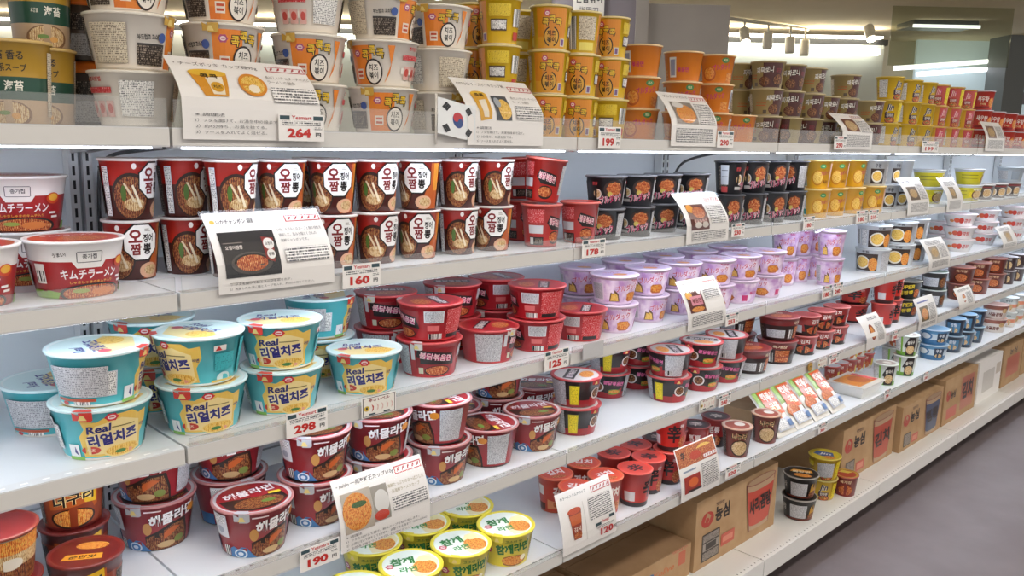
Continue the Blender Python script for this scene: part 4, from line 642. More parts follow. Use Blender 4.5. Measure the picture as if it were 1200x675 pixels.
def pepper_box(x, y, w, h, n=5):
    o = [('r', x, y, x+w, y+h, 'c2303a'), ('r', x+w*.03, y+h*.13, x+w*.97, y+h*.87, 'f2eeec')]
    for i in range(n):
        cx = x+w*(i+.7)/(n+.4); o.append(('p', [(cx-w*.05, y+h*.2), (cx+w*.03, y+h*.42), (cx+w*.06, y+h*.8), (cx+w*.01, y+h*.75), (cx-w*.03, y+h*.45)], 'b03038' if n == 5 else ('c23a30' if i == 0 else 'e0b0a8')))
    return o
def lines(txts, x, y, w, h, gap, col='4a484c'):
    return [('t', t, x+w*f/2, y-i*gap, w*f, h, col, 0, 0, 1, .0) for i, (t, f) in enumerate(txts)]
def para(x0, y0, x1, y1, m='micro_card'): return [('r', x0, y0, x1, y1, m)]
def card(tl, bl, br, items, label, sh, name='product_card', cat='card', bend=0., base='card', sleeve=True, back=.006, group=None):
    Y = FRONT-back
    A, B_ = on_y(*bl, Y), on_y(*br, Y); w = B_.x-A.x; T = on_x(*tl, A.x); zb = A.z
    dy, dz = min(max(T.y-Y, .0), {1: .06, 2: .055, 3: .05, 4: .035 if w > .19 else .05, 5: .035}[sh]), min(max(T.z-zb, .02), .22); h = math.hypot(dy, dz)
    if not sleeve: dy = 0
    s0 = min(max((SH[sh]+FENCE[sh]-zb)/dz, .0), .8) if sleeve else 0
    d = (h, dy, dz, s0); n = None
    t = thing(name, label, cat, (A.x, Y, zb), 0, group)
    obj('printed_sheet', sheet(name, items, w, h, d, n, bend, base), t)
    if sleeve:
        b = MB(); P = lambda u, v, o: (u*w, prof(v, d)[0]+prof(v, d)[2]*o, prof(v, d)[1]+prof(v, d)[3]*o)
        k = 8
        for i in range(k):
            s0, s1 = 1.02*i/k, 1.02*(i+1)/k; f = lambda s: .0025
            b.face([P(-.025, s0, f(s0)), P(1.025, s0, f(s0)), P(1.025, s1, f(s1)), P(-.025, s1, f(s1))], 'sleeve')
        b.box(w*.3, w*.7, .0006, .0014, .002, min(SH[sh]+.02-zb, h*.5), 'sleeve'); obj('hanging_sleeve', b, t)
    else:
        b = MB(); zt = SH[sh]+.0258-zb; b.box(w*.38, w*.62, .0002, .0012, -.001, zt, 'acrylic'); b.box(w*.38, w*.62, .0002, back+.010, zt, zt+.001, 'acrylic'); obj('hanging_clip', b, t)
    print(name, sh, round(w, 3), round(h, 3), 'lean', round(dy, 3)); return t
FOODP = lambda x0, y0, x1, y1, m, bg='2a1a16': [('r', x0, y0, x1, y1, bg), ('e', (x0+x1)/2, (y0+y1)/2, (x1-x0)*.42, (y1-y0)*.38, 'e8e0d4'), ('e', (x0+x1)/2, (y0+y1)/2, (x1-x0)*.36, (y1-y0)*.32, m)]
PH = '1e1c20'
# top shelf
card((183, 65), (215, 163), (376, 161), [('t', '・チーズボッキ カップ麺95g', 33, 91, 58, 5.5, '4a4040', 0, 0, 1, .0)] + pepper_box(69, 88, 30, 7)
     + [('p', [(10, 80), (36, 80), (32, 52), (16, 52)], 'd8942a'), ('e', 23, 80, 13, 4.5, 'e6b83a'), ('p', [(20, 74), (32, 76), (30, 54), (22, 54)], 'efe4d0'), ('t', '콕콕', 23, 76, 12, 5, '2a1c10'), ('e', 26, 63, 4.5, 6, 'd8a02a'), ('t', '치즈', 26, 63, 6, 4, '2a1c10'), ('e', 52, 68, 10, 14, 'd88a2a'), ('e', 52, 68, 8, 11, 'food_yellow'), ('e', 52, 63, 4, 5, 'efe4d0')]
     + lines([('香ばしいチェダーチーズと', 1), ('ラーメンの融合', .62)], 64, 79, 34, 4, 6, '7a726c') + para(64, 48, 98, 66) + lines([('※ 調理法', .3), ('1）フタを開けて、お湯を中の線まで注ぎ、', 1), ('2）約4分待ち、お湯を捨てる。', .75), ('3）ソースを入れてよく混ぜる。', .75)], 8, 30, 66, 4.2, 7), 'large white card with orange cheese cup picture leaning on top shelf', 1, bend=.012)
card((522, 90), (548, 170), (636, 170), [('t', 'OTTOGI チーズボッキカップ麺', 34, 91, 60, 5, '4a4040', 0, 0, 1, .0)] + pepper_box(68, 83, 31, 8) + [('p', [(12, 76), (32, 76), (30, 40), (16, 36)], 'dfa83a'), ('e', 22, 75, 10, 5, 'e8bc3a'), ('t', '콕콕', 22, 74, 12, 5, '2a1c10'), ('p', [(18, 66), (27, 68), (26, 42), (20, 42)], 'efe4d0'), ('r', 36, 38, 56, 74, '4a5058'), ('e', 48, 54, 8, 15, 'food_yellow'), ('e', 41, 64, 4, 7, 'a8b0b8')] + lines([('香ばしいチェダーチーズと', 1), ('ラーメンの融合', .62)], 62, 72, 36, 4, 6, '7a726c') + para(62, 40, 98, 60) + lines([('※ 調理法', .3), ('1）フタを開けて、お湯を線まで注ぐ。', 1), ('2）3分待ち、お湯を捨てる。', .75), ('3）ソースを入れてよく混ぜる。', .75)], 10, 26, 62, 4, 6.5), 'white card with yellow cup and grey bowl pictures beside the flag', 1, bend=.010)
card((768, 107), (786, 171), (839, 171), pepper_box(64, 86, 34, 8) + [('t', 'ブルダック カルボ', 34, 92, 52, 5, '4a4040', 0, 0, 1, 0)] + [('r', 12, 42, 58, 82, '8a8078'), ('e', 36, 60, 20, 17, 'food_orange'), ('e', 26, 76, 12, 5, 'd8d4d0')] + para(62, 42, 96, 80) + para(10, 8, 90, 34), 'white card with braised noodle photograph before the orange bowls', 1, bend=.012)
card((970, 132), (986, 175), (1021, 175), pepper_box(60, 88, 36, 7) + [('r', 16, 50, 58, 84, '6a2a1e'), ('e', 36, 66, 17, 14, 'food_tan')] + para(62, 48, 96, 82) + para(12, 8, 90, 42), 'white card leaning before the olive and maroon bowls', 1, bend=.010)
card((1148, 142), (1154, 177), (1176, 177), [('r', 14, 44, 56, 86, '8a6a60'), ('e', 34, 64, 16, 16, 'food_tan')] + para(12, 8, 90, 38) + para(62, 46, 94, 86), 'small white card leaning before the red shrimp cups', 1, bend=.006)
# second shelf
card((230, 250), (257, 346), (392, 338), [('e', 6, 89, 2, 2.5, 'd8b83a'), ('t', 'いかチャンポン 袋麺', 25, 89, 32, 6.5, '3a3436', 0, 0, 1, .02)] + pepper_box(67, 85, 32, 8) + [('r', 6, 20, 52, 76, PH), ('e', 28, 37, 17, 14, '4a4440'), ('e', 28, 37, 15, 12, '120c0a'), ('e', 28, 37, 13, 10, 'food_red'), ('t', '오징어짬뽕', 16, 57, 14, 5, 'e8dcd4'), ('r', 8, 62, 24, 63, '8a807a'), ('p', [(40, 68), (50, 66), (47, 36), (40, 40)], '8a1f18'), ('e', 45, 59, 4.5, 7, 'e8e4e0'), ('t', '오징어', 45, 59, 6, 4, '1a1210'), ('e', 45, 46, 3.5, 6, 'e8e4e0'), ('t', '짬뽕', 45, 46, 5, 4, '1a1210')]
     + lines([('いか、えびなどのスープと麺の相性を', 1), ('調和して、旨みと麺とくさんの', .84), ('海鮮チャンポンです。', .62)], 56, 75, 40, 4, 7, '3a3436') + para(57, 34, 96, 52) + [('r', 8, 13, 50, 14.2, 'b0aca8')] + lines([('1）フタを開けて麺とスープを取り出す。', .72), ('2）沸騰したお湯に麺とスープを入れ、約3分お待ちください。', 1)], 8, 12, 72, 3.4, 6), 'large card with black squid noodle photograph on the second shelf', 2, bend=.0)
card((780, 227), (804, 287), (853, 280), [('t', 'ブルダック炒め麺', 30, 92, 44, 5, '4a4040', 0, 0, 1, 0)] + pepper_box(64, 82, 32, 8) + [('r', 10, 28, 52, 78, '5a1c14'), ('e', 18, 70, 8, 8, 'e0962a'), ('e', 34, 62, 14, 11, 'food_red'), ('t', '불닭볶음면', 32, 46, 30, 7, 'f0c8c0'), ('e', 26, 38, 8, 6, 'e0d8d0'), ('e', 42, 38, 7, 6, 'd8d0c8')] + para(56, 38, 94, 74) + para(12, 6, 92, 24), 'white card with dark red photograph before the black bowls', 2, bend=.010)
card((1050, 210), (1063, 253), (1088, 248), [('t', '우동', 30, 92, 40, 6, '4a4040')] + [('r', 16, 42, 60, 78, '6a5a50'), ('e', 38, 60, 16, 12, 'food_tan')] + para(64, 42, 94, 84) + para(14, 8, 92, 34), 'white card before the pale grey cups on the second shelf', 2, bend=.006)
card((1095, 209), (1109, 249), (1127, 245), [('r', 30, 40, 64, 74, '8a7a68'), ('e', 46, 58, 14, 12, 'food_tan')] + para(20, 78, 84, 90) + para(14, 8, 88, 34), 'white card before the lime yellow bowls', 2, bend=.006)
# third shelf
card((783, 329), (806, 389), (850, 379), [('t', 'ブルダック カルボナーラ', 28, 93, 46, 5, '4a4040', 0, 0, 1, 0)] + pepper_box(62, 84, 34, 8) + [('r', 8, 36, 48, 80, '5a1a1c'), ('e', 15, 70, 8, 7, 'e8a83a'), ('e', 42, 76, 5, 6, 'e8e4e4'), ('r', 16, 50, 44, 68, 'd88a9a'), ('t', '볶음면', 30, 59, 22, 9, '6a1a20'), ('e', 28, 42, 16, 5, 'food_orange')] + para(54, 58, 92, 76) + para(10, 8, 90, 30), 'white card with pink noodle pack photograph before the pink bowls', 3, bend=.010)
card((1072, 281), (1088, 318), (1113, 309), [('r', 16, 36, 54, 76, 'a89a88'), ('e', 36, 56, 14, 14, 'food_tan')] + para(58, 36, 92, 78) + para(14, 80, 80, 92) + para(14, 8, 90, 30), 'white card before the white udon bowls', 3, bend=.010)
card((1160, 266), (1175, 293), (1192, 286), [('r', 30, 30, 70, 76, 'b8a898'), ('e', 50, 54, 14, 16, 'food_tan')] + para(14, 8, 90, 26) + para(14, 80, 84, 92), 'white card before the white rounded bowls', 3, bend=.006)
# fourth shelf
card((378, 560), (400, 650), (504, 607), [('t', '・paldo 一品海鮮王カップ110g', 35, 90, 62, 7, '3a3838', 0, 0, 1, .015)] + pepper_box(67, 84, 31, 10) + [('r', 5, 26, 36, 80, 'b8aea0'), ('e', 19, 53, 15, 25, 'food_orange'), ('e', 22, 62, 8, 4, '3a5a2a'), ('r', 36, 30, 54, 78, '9a948a'), ('e', 46, 56, 8, 16, 'd8d6d2'), ('e', 44, 38, 8, 7, 'c23a22')] + lines([('海鮮たっぷりのさっぱりした', 1), ('一品海鮮ラーメンカップ', .85)], 55, 72, 42, 5, 8, '9a8a5a') + para(57, 36, 97, 56) + lines([('※ 調理法', .18), ('1）フタをはがして開け、粉末スープを取り出します。', .9), ('2）お湯を注いで蓋をして3分待ち、調整できる線まで（300～420ml）', 1), ('3）お好みで味をつけてお召し上がりください。', .8)], 5, 22, 90, 4, 6), 'large tilted card headed with noodle photograph below the fourth shelf', 4, back=.008)
card((1001, 372), (1015, 411), (1038, 400), [('e', 36, 50, 12, 24, '8a2a1a'), ('e', 36, 50, 8, 17, 'food_orange')] + para(58, 20, 90, 74) + para(40, 84, 86, 92), 'curled white card before the red noodle bowls', 4, bend=.014)
card((1063, 350), (1076, 388), (1098, 376), [('r', 14, 26, 56, 72, '6a5a3a'), ('e', 36, 48, 16, 18, 'food_orange')] + para(60, 24, 92, 76) + [('r', 12, 84, 70, 88, '5a6ab0')] + para(12, 8, 90, 20), 'white card with blue heading before the black and yellow bowls', 4, bend=.006)
card((1110, 338), (1124, 364), (1142, 356), [('e', 40, 50, 10, 20, 'a83a22'), ('e', 40, 50, 7, 14, 'food_orange')] + para(56, 20, 90, 74) + para(16, 80, 86, 92), 'white card before the reddish brown bowls', 4, bend=.004)
# fifth shelf
YES = lambda: [('r', 3, 78, 24, 94, '2f4a52'), ('r', 76, 78, 97, 94, '2f4a52'), ('t', 'Yesmart', 50, 87, 44, 15, 'c8323a', 0, 0, 1, .02), ('r', 8, 58, 92, 74, 'micro_tag')]
card((647, 580), (660, 653), (722, 626), [('t', '辛ラーメン キムチカップ', 30, 90, 46, 5, '2a3a4a', 0, 0, 1, .01)] + pepper_box(62, 82, 36, 10) + [('p', [(15, 66), (38, 66), (33, 20), (20, 20)], '9a3a22'), ('e', 26, 66, 12, 5, 'c8502a'), ('p', [(16, 60), (37, 60), (35, 44), (18, 44)], 'c8602a'), ('t', '김치', 27, 36, 12, 8, 'f0e0d0'), ('e', 27, 26, 7, 5, 'food_red'), ('r', 42, 12, 43, 76, 'd8d4d0')] + para(52, 40, 94, 76) + [('r', 60, 26, 70, 31, '2f4a52'), ('r', 86, 32, 96, 37, '2f4a52'), ('t', 'Yesmart', 78, 31, 14, 5, 'c8323a'), ('t', '120', 80, 14, 24, 12, 'c02a2a', 0, 0, 1, .04), ('t', '円', 96, 13, 5, 6, '2a2a2e'), ('r', 62, 22, 94, 26, 'micro_tag')], 'white card with tall red cup picture priced 120 on fifth shelf', 5, back=.008)
card((783, 526), (798, 590), (843, 568), [('r', 2, 64, 98, 98, 'food_red'), ('t', '辛', 16, 84, 12, 14, '1a1012'), ('e', 70, 84, 20, 9, 'food_yellow'), ('e', 46, 78, 14, 8, 'c23a1a')] + pepper_box(64, 66, 34, 8) + [('r', 8, 14, 48, 46, 'a82a1a'), ('e', 30, 32, 12, 9, 'e06a2a'), ('r', 16, 14, 50, 19, '2a1a1a')] + para(54, 12, 94, 58) + [('r', 8, 54, 40, 57, '8a98b0')], 'white card topped by red food photograph before the red cups', 5, back=.008)
# price tags
def price(p, tl, bl, br, label, sh, back=.010):
    card(tl, bl, br, YES() + ([('t', p, 44, 30, 52, 36, 'c4281f', 0, 0, 1, .045), ('t', '円', 86, 24, 12, 16, '2a2a2e'), ('r', 78, 44, 95, 52, 'micro_tag')] if p else [('r', 8, 10, 92, 50, 'micro_tag')]), label, sh, 'price_tag', 'price tag', base='card', sleeve=False, back=back, group='price tags on the shelf fronts')
price('264', (322, 133), (327, 165), (380, 162), 'price tag reading 264 clipped below large top shelf card', 1, .014)
price('199', (695, 148), (701, 174), (727, 172), 'price tag reading 199 before the tall yellow cups', 1)
price('290', (836, 153), (840, 173), (859, 172), 'price tag reading 290 under the orange bowls', 1)
price('290', (974, 159), (977, 175), (991, 175), 'small price tag left of the card by the olive bowls', 1, .012)
price('199', (1077, 165), (1080, 178), (1099, 178), 'small price tag under the yellow ramen bowls', 1)
price('160', (397, 310), (402, 339), (446, 333), 'price tag reading 160 below the red squid cups', 2)
price('178', (676, 281), (682, 303), (709, 297), 'price tag reading 178 below the tall red cups', 2)
price('230', (853, 262), (857, 278), (872, 275), 'price tag reading 230 right of the card by black bowls', 2)
price('180', (938, 254), (941, 269), (954, 266), 'price tag reading 180 below the yellow cheese cups', 2)
price('180', (1000, 247), (1003, 262), (1016, 259), 'price tag reading 180 under the rightmost yellow cup', 2)
price('210', (1016, 246), (1018, 259), (1029, 257), 'price tag reading 210 under the pale grey cups', 2)
price('298', (330, 484), (336, 515), (384, 504), 'price tag reading 298 under the teal bowls', 3)
price('125', (632, 411), (638, 436), (666, 429), 'price tag reading 125 under the red bowls', 3)
price('253', (847, 368), (850, 383), (865, 379), 'price tag reading 253 below the pink bowls', 3)
price('180', (960, 335), (963, 351), (974, 348), 'left one of two price tags under the pale pink cups', 3)
price('240', (973, 332), (976, 347), (987, 344), 'right one of two price tags under the pale pink cups', 3)
price('190', (346, 642), (352, 672), (398, 656), 'price tag reading 190 left of large tilted card', 4)
price('240', (838, 463), (842, 478), (856, 473), 'price tag reading 240 below the black and red bowls', 4)
price('240', (968, 416), (971, 428), (983, 423), 'price tag reading 240 below the small red and black cups', 4)
price('180', (1042, 388), (1045, 400), (1053, 396), 'price tag right of the curled card on the fourth shelf', 4)
price('120', (846, 547), (850, 562), (867, 556), 'price tag reading 120 below the brown red cups', 5)
price('360', (956, 497), (959, 509), (969, 504), 'price tag below the leaning noodle packets', 5)
price('298', (1033, 457), (1036, 469), (1043, 465), 'price tag below the white tray', 5)
price('240', (1079, 436), (1082, 447), (1088, 443), 'price tag below the blue soup bowls', 5)
def spicy(tl, bl, br, label, sh):
    card(tl, bl, br, [('r', 3, 3, 97, 97, '3a3436'), ('r', 5, 6, 95, 94, 'f0ece4'), ('t', '辛さレベル', 50, 82, 62, 16, '8a2a2a', 0, 0, 1, .03), ('e', 14, 44, 8, 13, 'd8b83a'), ('t', '1', 14, 44, 5, 14, '2a2a2e')] + [('p', [(28+i*14, 62), (34+i*14, 50), (33+i*14, 32), (28+i*14, 24), (31+i*14, 42)], 'b83a2a' if i == 0 else 'dcb8b0') for i in range(5)] + [('r', 20, 9, 38, 17, '2f4a52'), ('r', 62, 9, 80, 17, '2f4a52')], label, sh, 'spice_tag', 'tag', sleeve=False, back=.010)
spicy((417, 465), (424, 491), (464, 483), 'pale tag with spice level peppers under the single teal bowl', 3)
spicy((814, 468), (819, 483), (838, 478), 'small spice level tag under the black and red bowls', 4)
spicy((955, 421), (958, 433), (969, 428), 'small spice level tag below the small red cups', 4)
card((675, 402), (683, 422), (707, 415), [], 'blank greyish tag hanging below the red bowls', 3, 'blank_tag', 'tag', sleeve=False, back=.012, base='strip_metal')
b = MB(); b.lathe([(.016, 0), (.016, .002)], 'a87a2a', 24, cap1=True); b.art([('e', 0, 0, .7, .7, 'c8a04a'), ('t', '激辛', 0, 0, .9, .6, '3a1a10')], lambda x, y, l: (x*.016, y*.016, .002+l*OFF), .016, .016)
p = on_y(949, 430, FRONT-.0065); o = tag(obj('round_badge', b, None, p), 'round gold badge hanging from the fourth shelf', 'badge'); o.rotation_euler = (R(88), 0, 0)
b = MB(); b.box(-.004, .004, 0, .012, -.0012, -.0004, 'acrylic'); obj('hanging_tab', b, o)

# flag with pole leaning on the top shelf front
A = on_y(511, 168, FRONT-.006); t = thing('paper_flag', 'white paper flag with red and blue circle on top shelf', 'flag', A)
TOPF = on_x(488, 113, A.x); dy, dz = min(max(TOPF.y-A.y, 0), .0), TOPF.z-A.z
b = MB(); b.tube((0, 0, -.002), (0, dy, dz+.004), .0022, 'f0ece4'); obj('flag_pole', b, t)
b = MB(); fw, fh = .098, dz*.86; fd = Vector((0, dy, dz)).normalized(); hh = math.hypot(dy, dz)
def fmap(u, v, l): return tuple(Vector((u/100*fw, -.004-.005*math.sin(u/100*5.5)-l*.00012, -.16*fh*math.sin(u/100*1.6))) + fd*(hh*(.22+.76*v/100)))
yy = lambda c, up: ('p', [(50+17*math.cos(R(a)), 50+22*math.sin(R(a))) for a in (range(150, 331, 12) if not up else range(-30, 151, 12))], c)
tri = lambda cx, cy, a: [('t', '≡', cx, cy, 15, 17, '2a2c30', 0, a, .75, .05)]
for lays in ([('r', 0, 0, 100, 100, 'eceff0')],): b.art(lays, fmap, fw/100, fh/100, 6)
b.art([yy('c23038', True), yy('2a4a8a', False), ('e', 50-8*math.cos(R(-30)), 50-10.5*math.sin(R(-30)), 8.5, 11, 'c23038'), ('e', 50+8*math.cos(R(-30)), 50+10.5*math.sin(R(-30)), 8.5, 11, '2a4a8a')] + tri(18, 80, 55) + tri(82, 80, -55) + tri(18, 20, -55) + tri(82, 20, 55), lambda u, v, l: fmap(u, v, l+1.5), fw/100, fh/100, 6)
b.art([('r', 0, 0, 100, 100, 'eceff0')], lambda u, v, l: fmap(u, v, -l), fw/100, fh/100, 6)
obj('flag_cloth', b, t)

# ------------------------------------------------------------------ cardboard boxes on the base deck
def carton(x0, x1, yf, depth, h, items, label, m='cardboard', topmat=None, tape=True, group='cartons on the base deck'):
    t = thing('cardboard_box', label, 'box', (x0, yf, TOP[6]), 0, group); w = x1-x0
    b = MB(); b.box(0, w, 0, depth, 0, h-.004, m); b.art(items, lambda u, v, l: (u/100*w, -l*.0002, v/100*h), w/100, h/100); obj('carton', b, t)
    for nme, ya, yb in (('flap', 0, depth/2-.002), ('flap', depth/2+.002, depth)):
        b = MB(); b.box(0, w, ya, yb, h-.004, h, topmat or m); obj(nme, b, t)
    if tape:
        b = MB(); b.box(0, w, depth/2-.025, depth/2+.025, h, h+.0004, 'tape'); b.box(w, w+.0004, depth/2-.025, depth/2+.025, h-.05, h, 'tape'); b.box(-.0004, 0, depth/2-.025, depth/2+.025, h-.05, h, 'tape'); obj('packing_tape', b, t)
plain('tape', 'b89a70', .25, .3)
LOGO = lambda cx, cy, rx, ry: [('e', cx, cy, rx, ry, 'b83a2a'), ('p', [(cx-rx*.1, cy+ry*.9), (cx+rx*.5, cy+ry*.4), (cx+rx*.2, cy-ry*.5), (cx-rx*.5, cy-ry*.2)], 'b08d66'), ('e', cx-rx*.05, cy-ry*.1, rx*.3, ry*.35, 'b83a2a')]
def cupart(x0, x1, y0, y1, band, txt, tc='2a1a14', out='8a4a3a'):
    w = x1-x0; cx = (x0+x1)/2
    return [('p', [(x0, y1), (x1, y1), (x1-w*.16, y0), (x0+w*.16, y0)], out), ('p', [(x0+w*.03, y1), (x1-w*.03, y1), (x1-w*.18, y0+2), (x0+w*.18, y0+2)], 'b99a78'), ('p', [(x0+w*.035, y1-8), (x1-w*.035, y1-8), (x1-w*.165, y0+10), (x0+w*.165, y0+10)], band), ('e', cx, y0+2, w/2*.66, 3, 'b99a78'), ('e', cx, y0+10, w/2*.67, 5, band), ('e', cx, y1-10, w/2*.93, 5, 'b99a78'), ('e', cx, y1, w/2, 6.5, out), ('e', cx, y1+.5, w/2*.93, 5.2, 'a88a68'), ('t', txt, cx, (y0+y1)/2, w*.74, (y1-y0)*.34, tc, 0, 6, 1, .04)]
BOXART = lambda band, txt: LOGO(11, 66, 7, 13) + [('t', '농심', 30, 68, 20, 24, '2a201a', 0, 0, 1, .04), ('t', '맛있는', 30, 87, 14, 7, '6a5040'), ('r', 8, 8, 24, 36, '3a3028'), ('r', 9, 10, 23, 34, 'micro_box'), ('r', 27, 8, 42, 26, 'c4503a'), ('r', 29, 12, 40, 22, 'd88068')] + cupart(54, 94, 6, 90, band, txt)
def front_y(bl, br): return (on_z(*bl, TOP[6]).y + on_z(*br, TOP[6]).y)/2
def bx(tl, bl, br, items, label, depth=.30, push=0, **k):
    yf = front_y(bl, br); A = on_y(*bl, yf); B_ = on_y(*br, yf); T = on_y(*tl, yf); h = T.z-TOP[6]; yf += push
    print('box', label[:30], [round(v, 3) for v in (A.x, B_.x, yf, h)]); carton(A.x, B_.x-.004, yf, min(depth, BACK-yf-.03), h, items, label, **k)
bx((813, 592), (812, 673), (907, 613), LOGO(13, 68, 7, 11) + [('t', '농심', 30, 69, 17, 22, '2a201a', 0, 0, 1, .04), ('t', '맛있는', 27, 84, 10, 5, '6a5040'), ('r', 8, 8, 28, 48, '3a3028'), ('r', 9, 36, 27, 46, 'micro_box'), ('r', 9, 23, 27, 34, '9a9088'), ('r', 12, 24, 24, 33, '2a2420'), ('r', 9, 10, 27, 21, 'micro_box'), ('r', 30, 16, 46, 34, 'c4503a'), ('r', 32, 21, 44, 29, 'd88068')] + cupart(58, 96, 14, 88, 'c4452f', '사리곰탕'), 'brown carton with drawn red noodle cup left of the stacked black bowls')
bx((990, 510), (990, 563), (1050, 540), BOXART('b8452a', '김치'), 'brown carton with drawn orange cup right of the stacked bowls', push=.02, topmat='cardboard')
bx((1057, 479), (1053, 533), (1101, 500), BOXART('3a4a6a', '짬뽕'), 'brown carton with drawn blue cup')
bx((1107, 448), (1103, 500), (1141, 477), LOGO(12, 62, 6, 12) + [('t', '농심', 26, 62, 14, 18, '2a201a', 0, 0, 1, .04), ('r', 10, 10, 40, 34, 'c4503a'), ('r', 50, 14, 90, 88, 'b8654a'), ('t', '김치', 70, 56, 34, 40, '1a1210', 0, 0, 1, .05)], 'brown carton with big black lettering between blue cup carton and white carton')
bx((1147, 426), (1143, 474), (1170, 458), [('r', 20, 20, 70, 70, 'd8d4ce'), ('r', 76, 50, 96, 76, 'd6cabc')], 'white carton with faint print among the brown ones', m='card', depth=.26)
bx((1176, 409), (1172, 455), (1194, 442), [('r', 20, 20, 88, 70, 'c4603f'), ('t', '농심', 50, 82, 40, 14, '2a201a')], 'far brown carton with red print beyond the white one')
bx((1198, 396), (1195, 440), (1216, 427), [('r', 20, 20, 88, 70, 'b8654a')], 'farthest brown carton at the right edge')
yb = front_y((812, 673), (907, 613))
X1 = on_y(812, 673, yb).x; hA = on_y(810, 636, yb).z-TOP[6]
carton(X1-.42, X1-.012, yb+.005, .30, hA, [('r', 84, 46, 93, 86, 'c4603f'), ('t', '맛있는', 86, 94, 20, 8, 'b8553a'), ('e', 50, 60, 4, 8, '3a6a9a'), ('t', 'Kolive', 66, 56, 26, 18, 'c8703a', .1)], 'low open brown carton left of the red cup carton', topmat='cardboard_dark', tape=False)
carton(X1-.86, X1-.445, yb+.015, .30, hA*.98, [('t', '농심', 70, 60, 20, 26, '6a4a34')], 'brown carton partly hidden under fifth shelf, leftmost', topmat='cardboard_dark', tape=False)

# ------------------------------------------------------------------ noodle packets and tray on the fifth shelf
def packet_mesh(w, h, th):
    b = MB(); nx, nz = 10, 12
    def P(i, j, s):
        u, v = i/nx*2-1, j/nz*2-1; e = max(0, (1-u**4))*max(0, (1-v**6)); return (u*w/2*(1-.02*(1-abs(v))), s*th*e*.5+.0001*s, (v+1)*h/2)
    for i in range(nx):
        for j in range(nz):
            b.face([P(i, j, -1), P(i+1, j, -1), P(i+1, j+1, -1), P(i, j+1, -1)], 'e8e4dc', [(k/nx*w, m/nz*h) for k, m in ((i, j), (i+1, j), (i+1, j+1), (i, j+1))], True)
            b.face([P(i, j, 1), P(i, j+1, 1), P(i+1, j+1, 1), P(i+1, j, 1)], 'e8e4dc', None, True)
    def am(u, v, l):
        x, y = (u-50)/50, (v-50)/50; e = max(0, 1-x**4)*max(0, 1-y**6); return (x*w/2*.98, -th*e*.5-.0004-l*.0006, v/100*h)
    art = [('r', 2, 6, 98, 94, 'e2ddd2'), ('r', 4, 56, 96, 95, '9ab85a'), ('r', 20, 40, 96, 92, 'd85a1e'), ('t', '떡볶이', 58, 78, 64, 20, 'f4e8dc', 0, 0, 1, .04), ('t', '국물', 58, 56, 44, 16, 'f4e0b8', 0, 0, 1, .04), ('e', 30, 36, 28, 14, 'food_red'), ('r', 10, 8, 90, 30, 'c8ccd8'), ('r', 14, 10, 60, 28, 'micro'), ('r', 64, 12, 86, 24, '6a86b0')]
    # subdivide the artwork so that it follows the bulge
    fine = []
    for it in art:
        if it[0] == 'r':
            _, a, c, d, e, m = it; n = 14
            for i in range(n): fine.append(('r', a, c+(e-c)*i/n, d, c+(e-c)*(i+1)/n, m))
        else: fine.append(it)
    lv = {}
    bmx = fine
    for k, it in enumerate(bmx): b.art([it], lambda u, v, l, k=k: am(u, v, 1+k*.22), w/100, h/100, 4)
    return b.mesh('packet')
pm = packet_mesh(.125, .185, .017)
X0p = on_y(908, 514, FRONT+.035).x + .035
PL = ['leftmost leaning orange and white noodle packet beside the brown red cups', 'second leaning orange and white noodle packet from the left', 'third leaning orange and white noodle packet from the left', 'rightmost leaning orange and white noodle packet left of white tray']
b = MB(); b.box(-.063, .063, -.001, .001, -.003, .004, 'e8e4dc'); seal = b.mesh('seal')
for i in range(4):
    t = thing('noodle_packet', PL[i], 'packet', (X0p+.06+i*.132, FRONT+.035, TOP[5]+.002), 0, 'leaning noodle packets'); t.rotation_euler = (R(-46), 0, R(-2+i*1.5))
    obj('pouch', pm, t); s = obj('crimped_seal', seal, t, (0, 0, .186))
t = thing('prop_box', 'small plain box propping up the leaning noodle packets', 'box', (X0p+.02, FRONT+.125, TOP[5])); b = MB(); b.box(0, .48, 0, .14, 0, .060, 'cardboard'); obj('carton', b, t); b = MB(); b.box(0, .48, .0, .14, .060, .062, 'cardboard'); obj('flap', b, t)
def tray():
    t = thing('food_tray', 'shallow white food tray with orange film lid on fifth shelf', 'tray', (x_of(1004, FRONT+.10, TOP[5]+.03), FRONT+.105, TOP[5]))
    b = MB(); w, d, h = .20, .15, .045
    def ring(k, z): return [(-w/2*k, -d/2*k, z), (w/2*k, -d/2*k, z), (w/2*k, d/2*k, z), (-w/2*k, d/2*k, z)]
    A, B_, C = ring(.80, 0), ring(1, h), ring(1.05, h+.001)
    b.face(A[::-1], 'e6e4e0')
    for i in range(4): j = (i+1) % 4; b.face([A[i], A[j], B_[j], B_[i]], 'e6e4e0'); b.face([B_[i], B_[j], C[j], C[i]], 'e6e4e0')
    obj('tray_body', b, t); b = MB(); T = ring(1.04, h+.0022); b.face(T, 'd8d0c4', [(p[0], p[1]) for p in T]); b.face(ring(1.04, h+.0012)[::-1], 'd8d0c4')
    for i in range(4): j = (i+1) % 4; b.face([ring(1.04, h+.0012)[i], ring(1.04, h+.0012)[j], T[j], T[i]], 'd8d0c4')
    b.art([('r', -85, -70, 60, 80, 'food_orange'), ('e', 20, 0, 50, 55, 'food_red'), ('r', 62, -70, 92, 70, 'micro_red')], lambda x, y, l: (x/100*w/2, y/100*d/2, h+.0022+l*.0002), w/200, d/200); obj('film_lid', b, t)
tray()

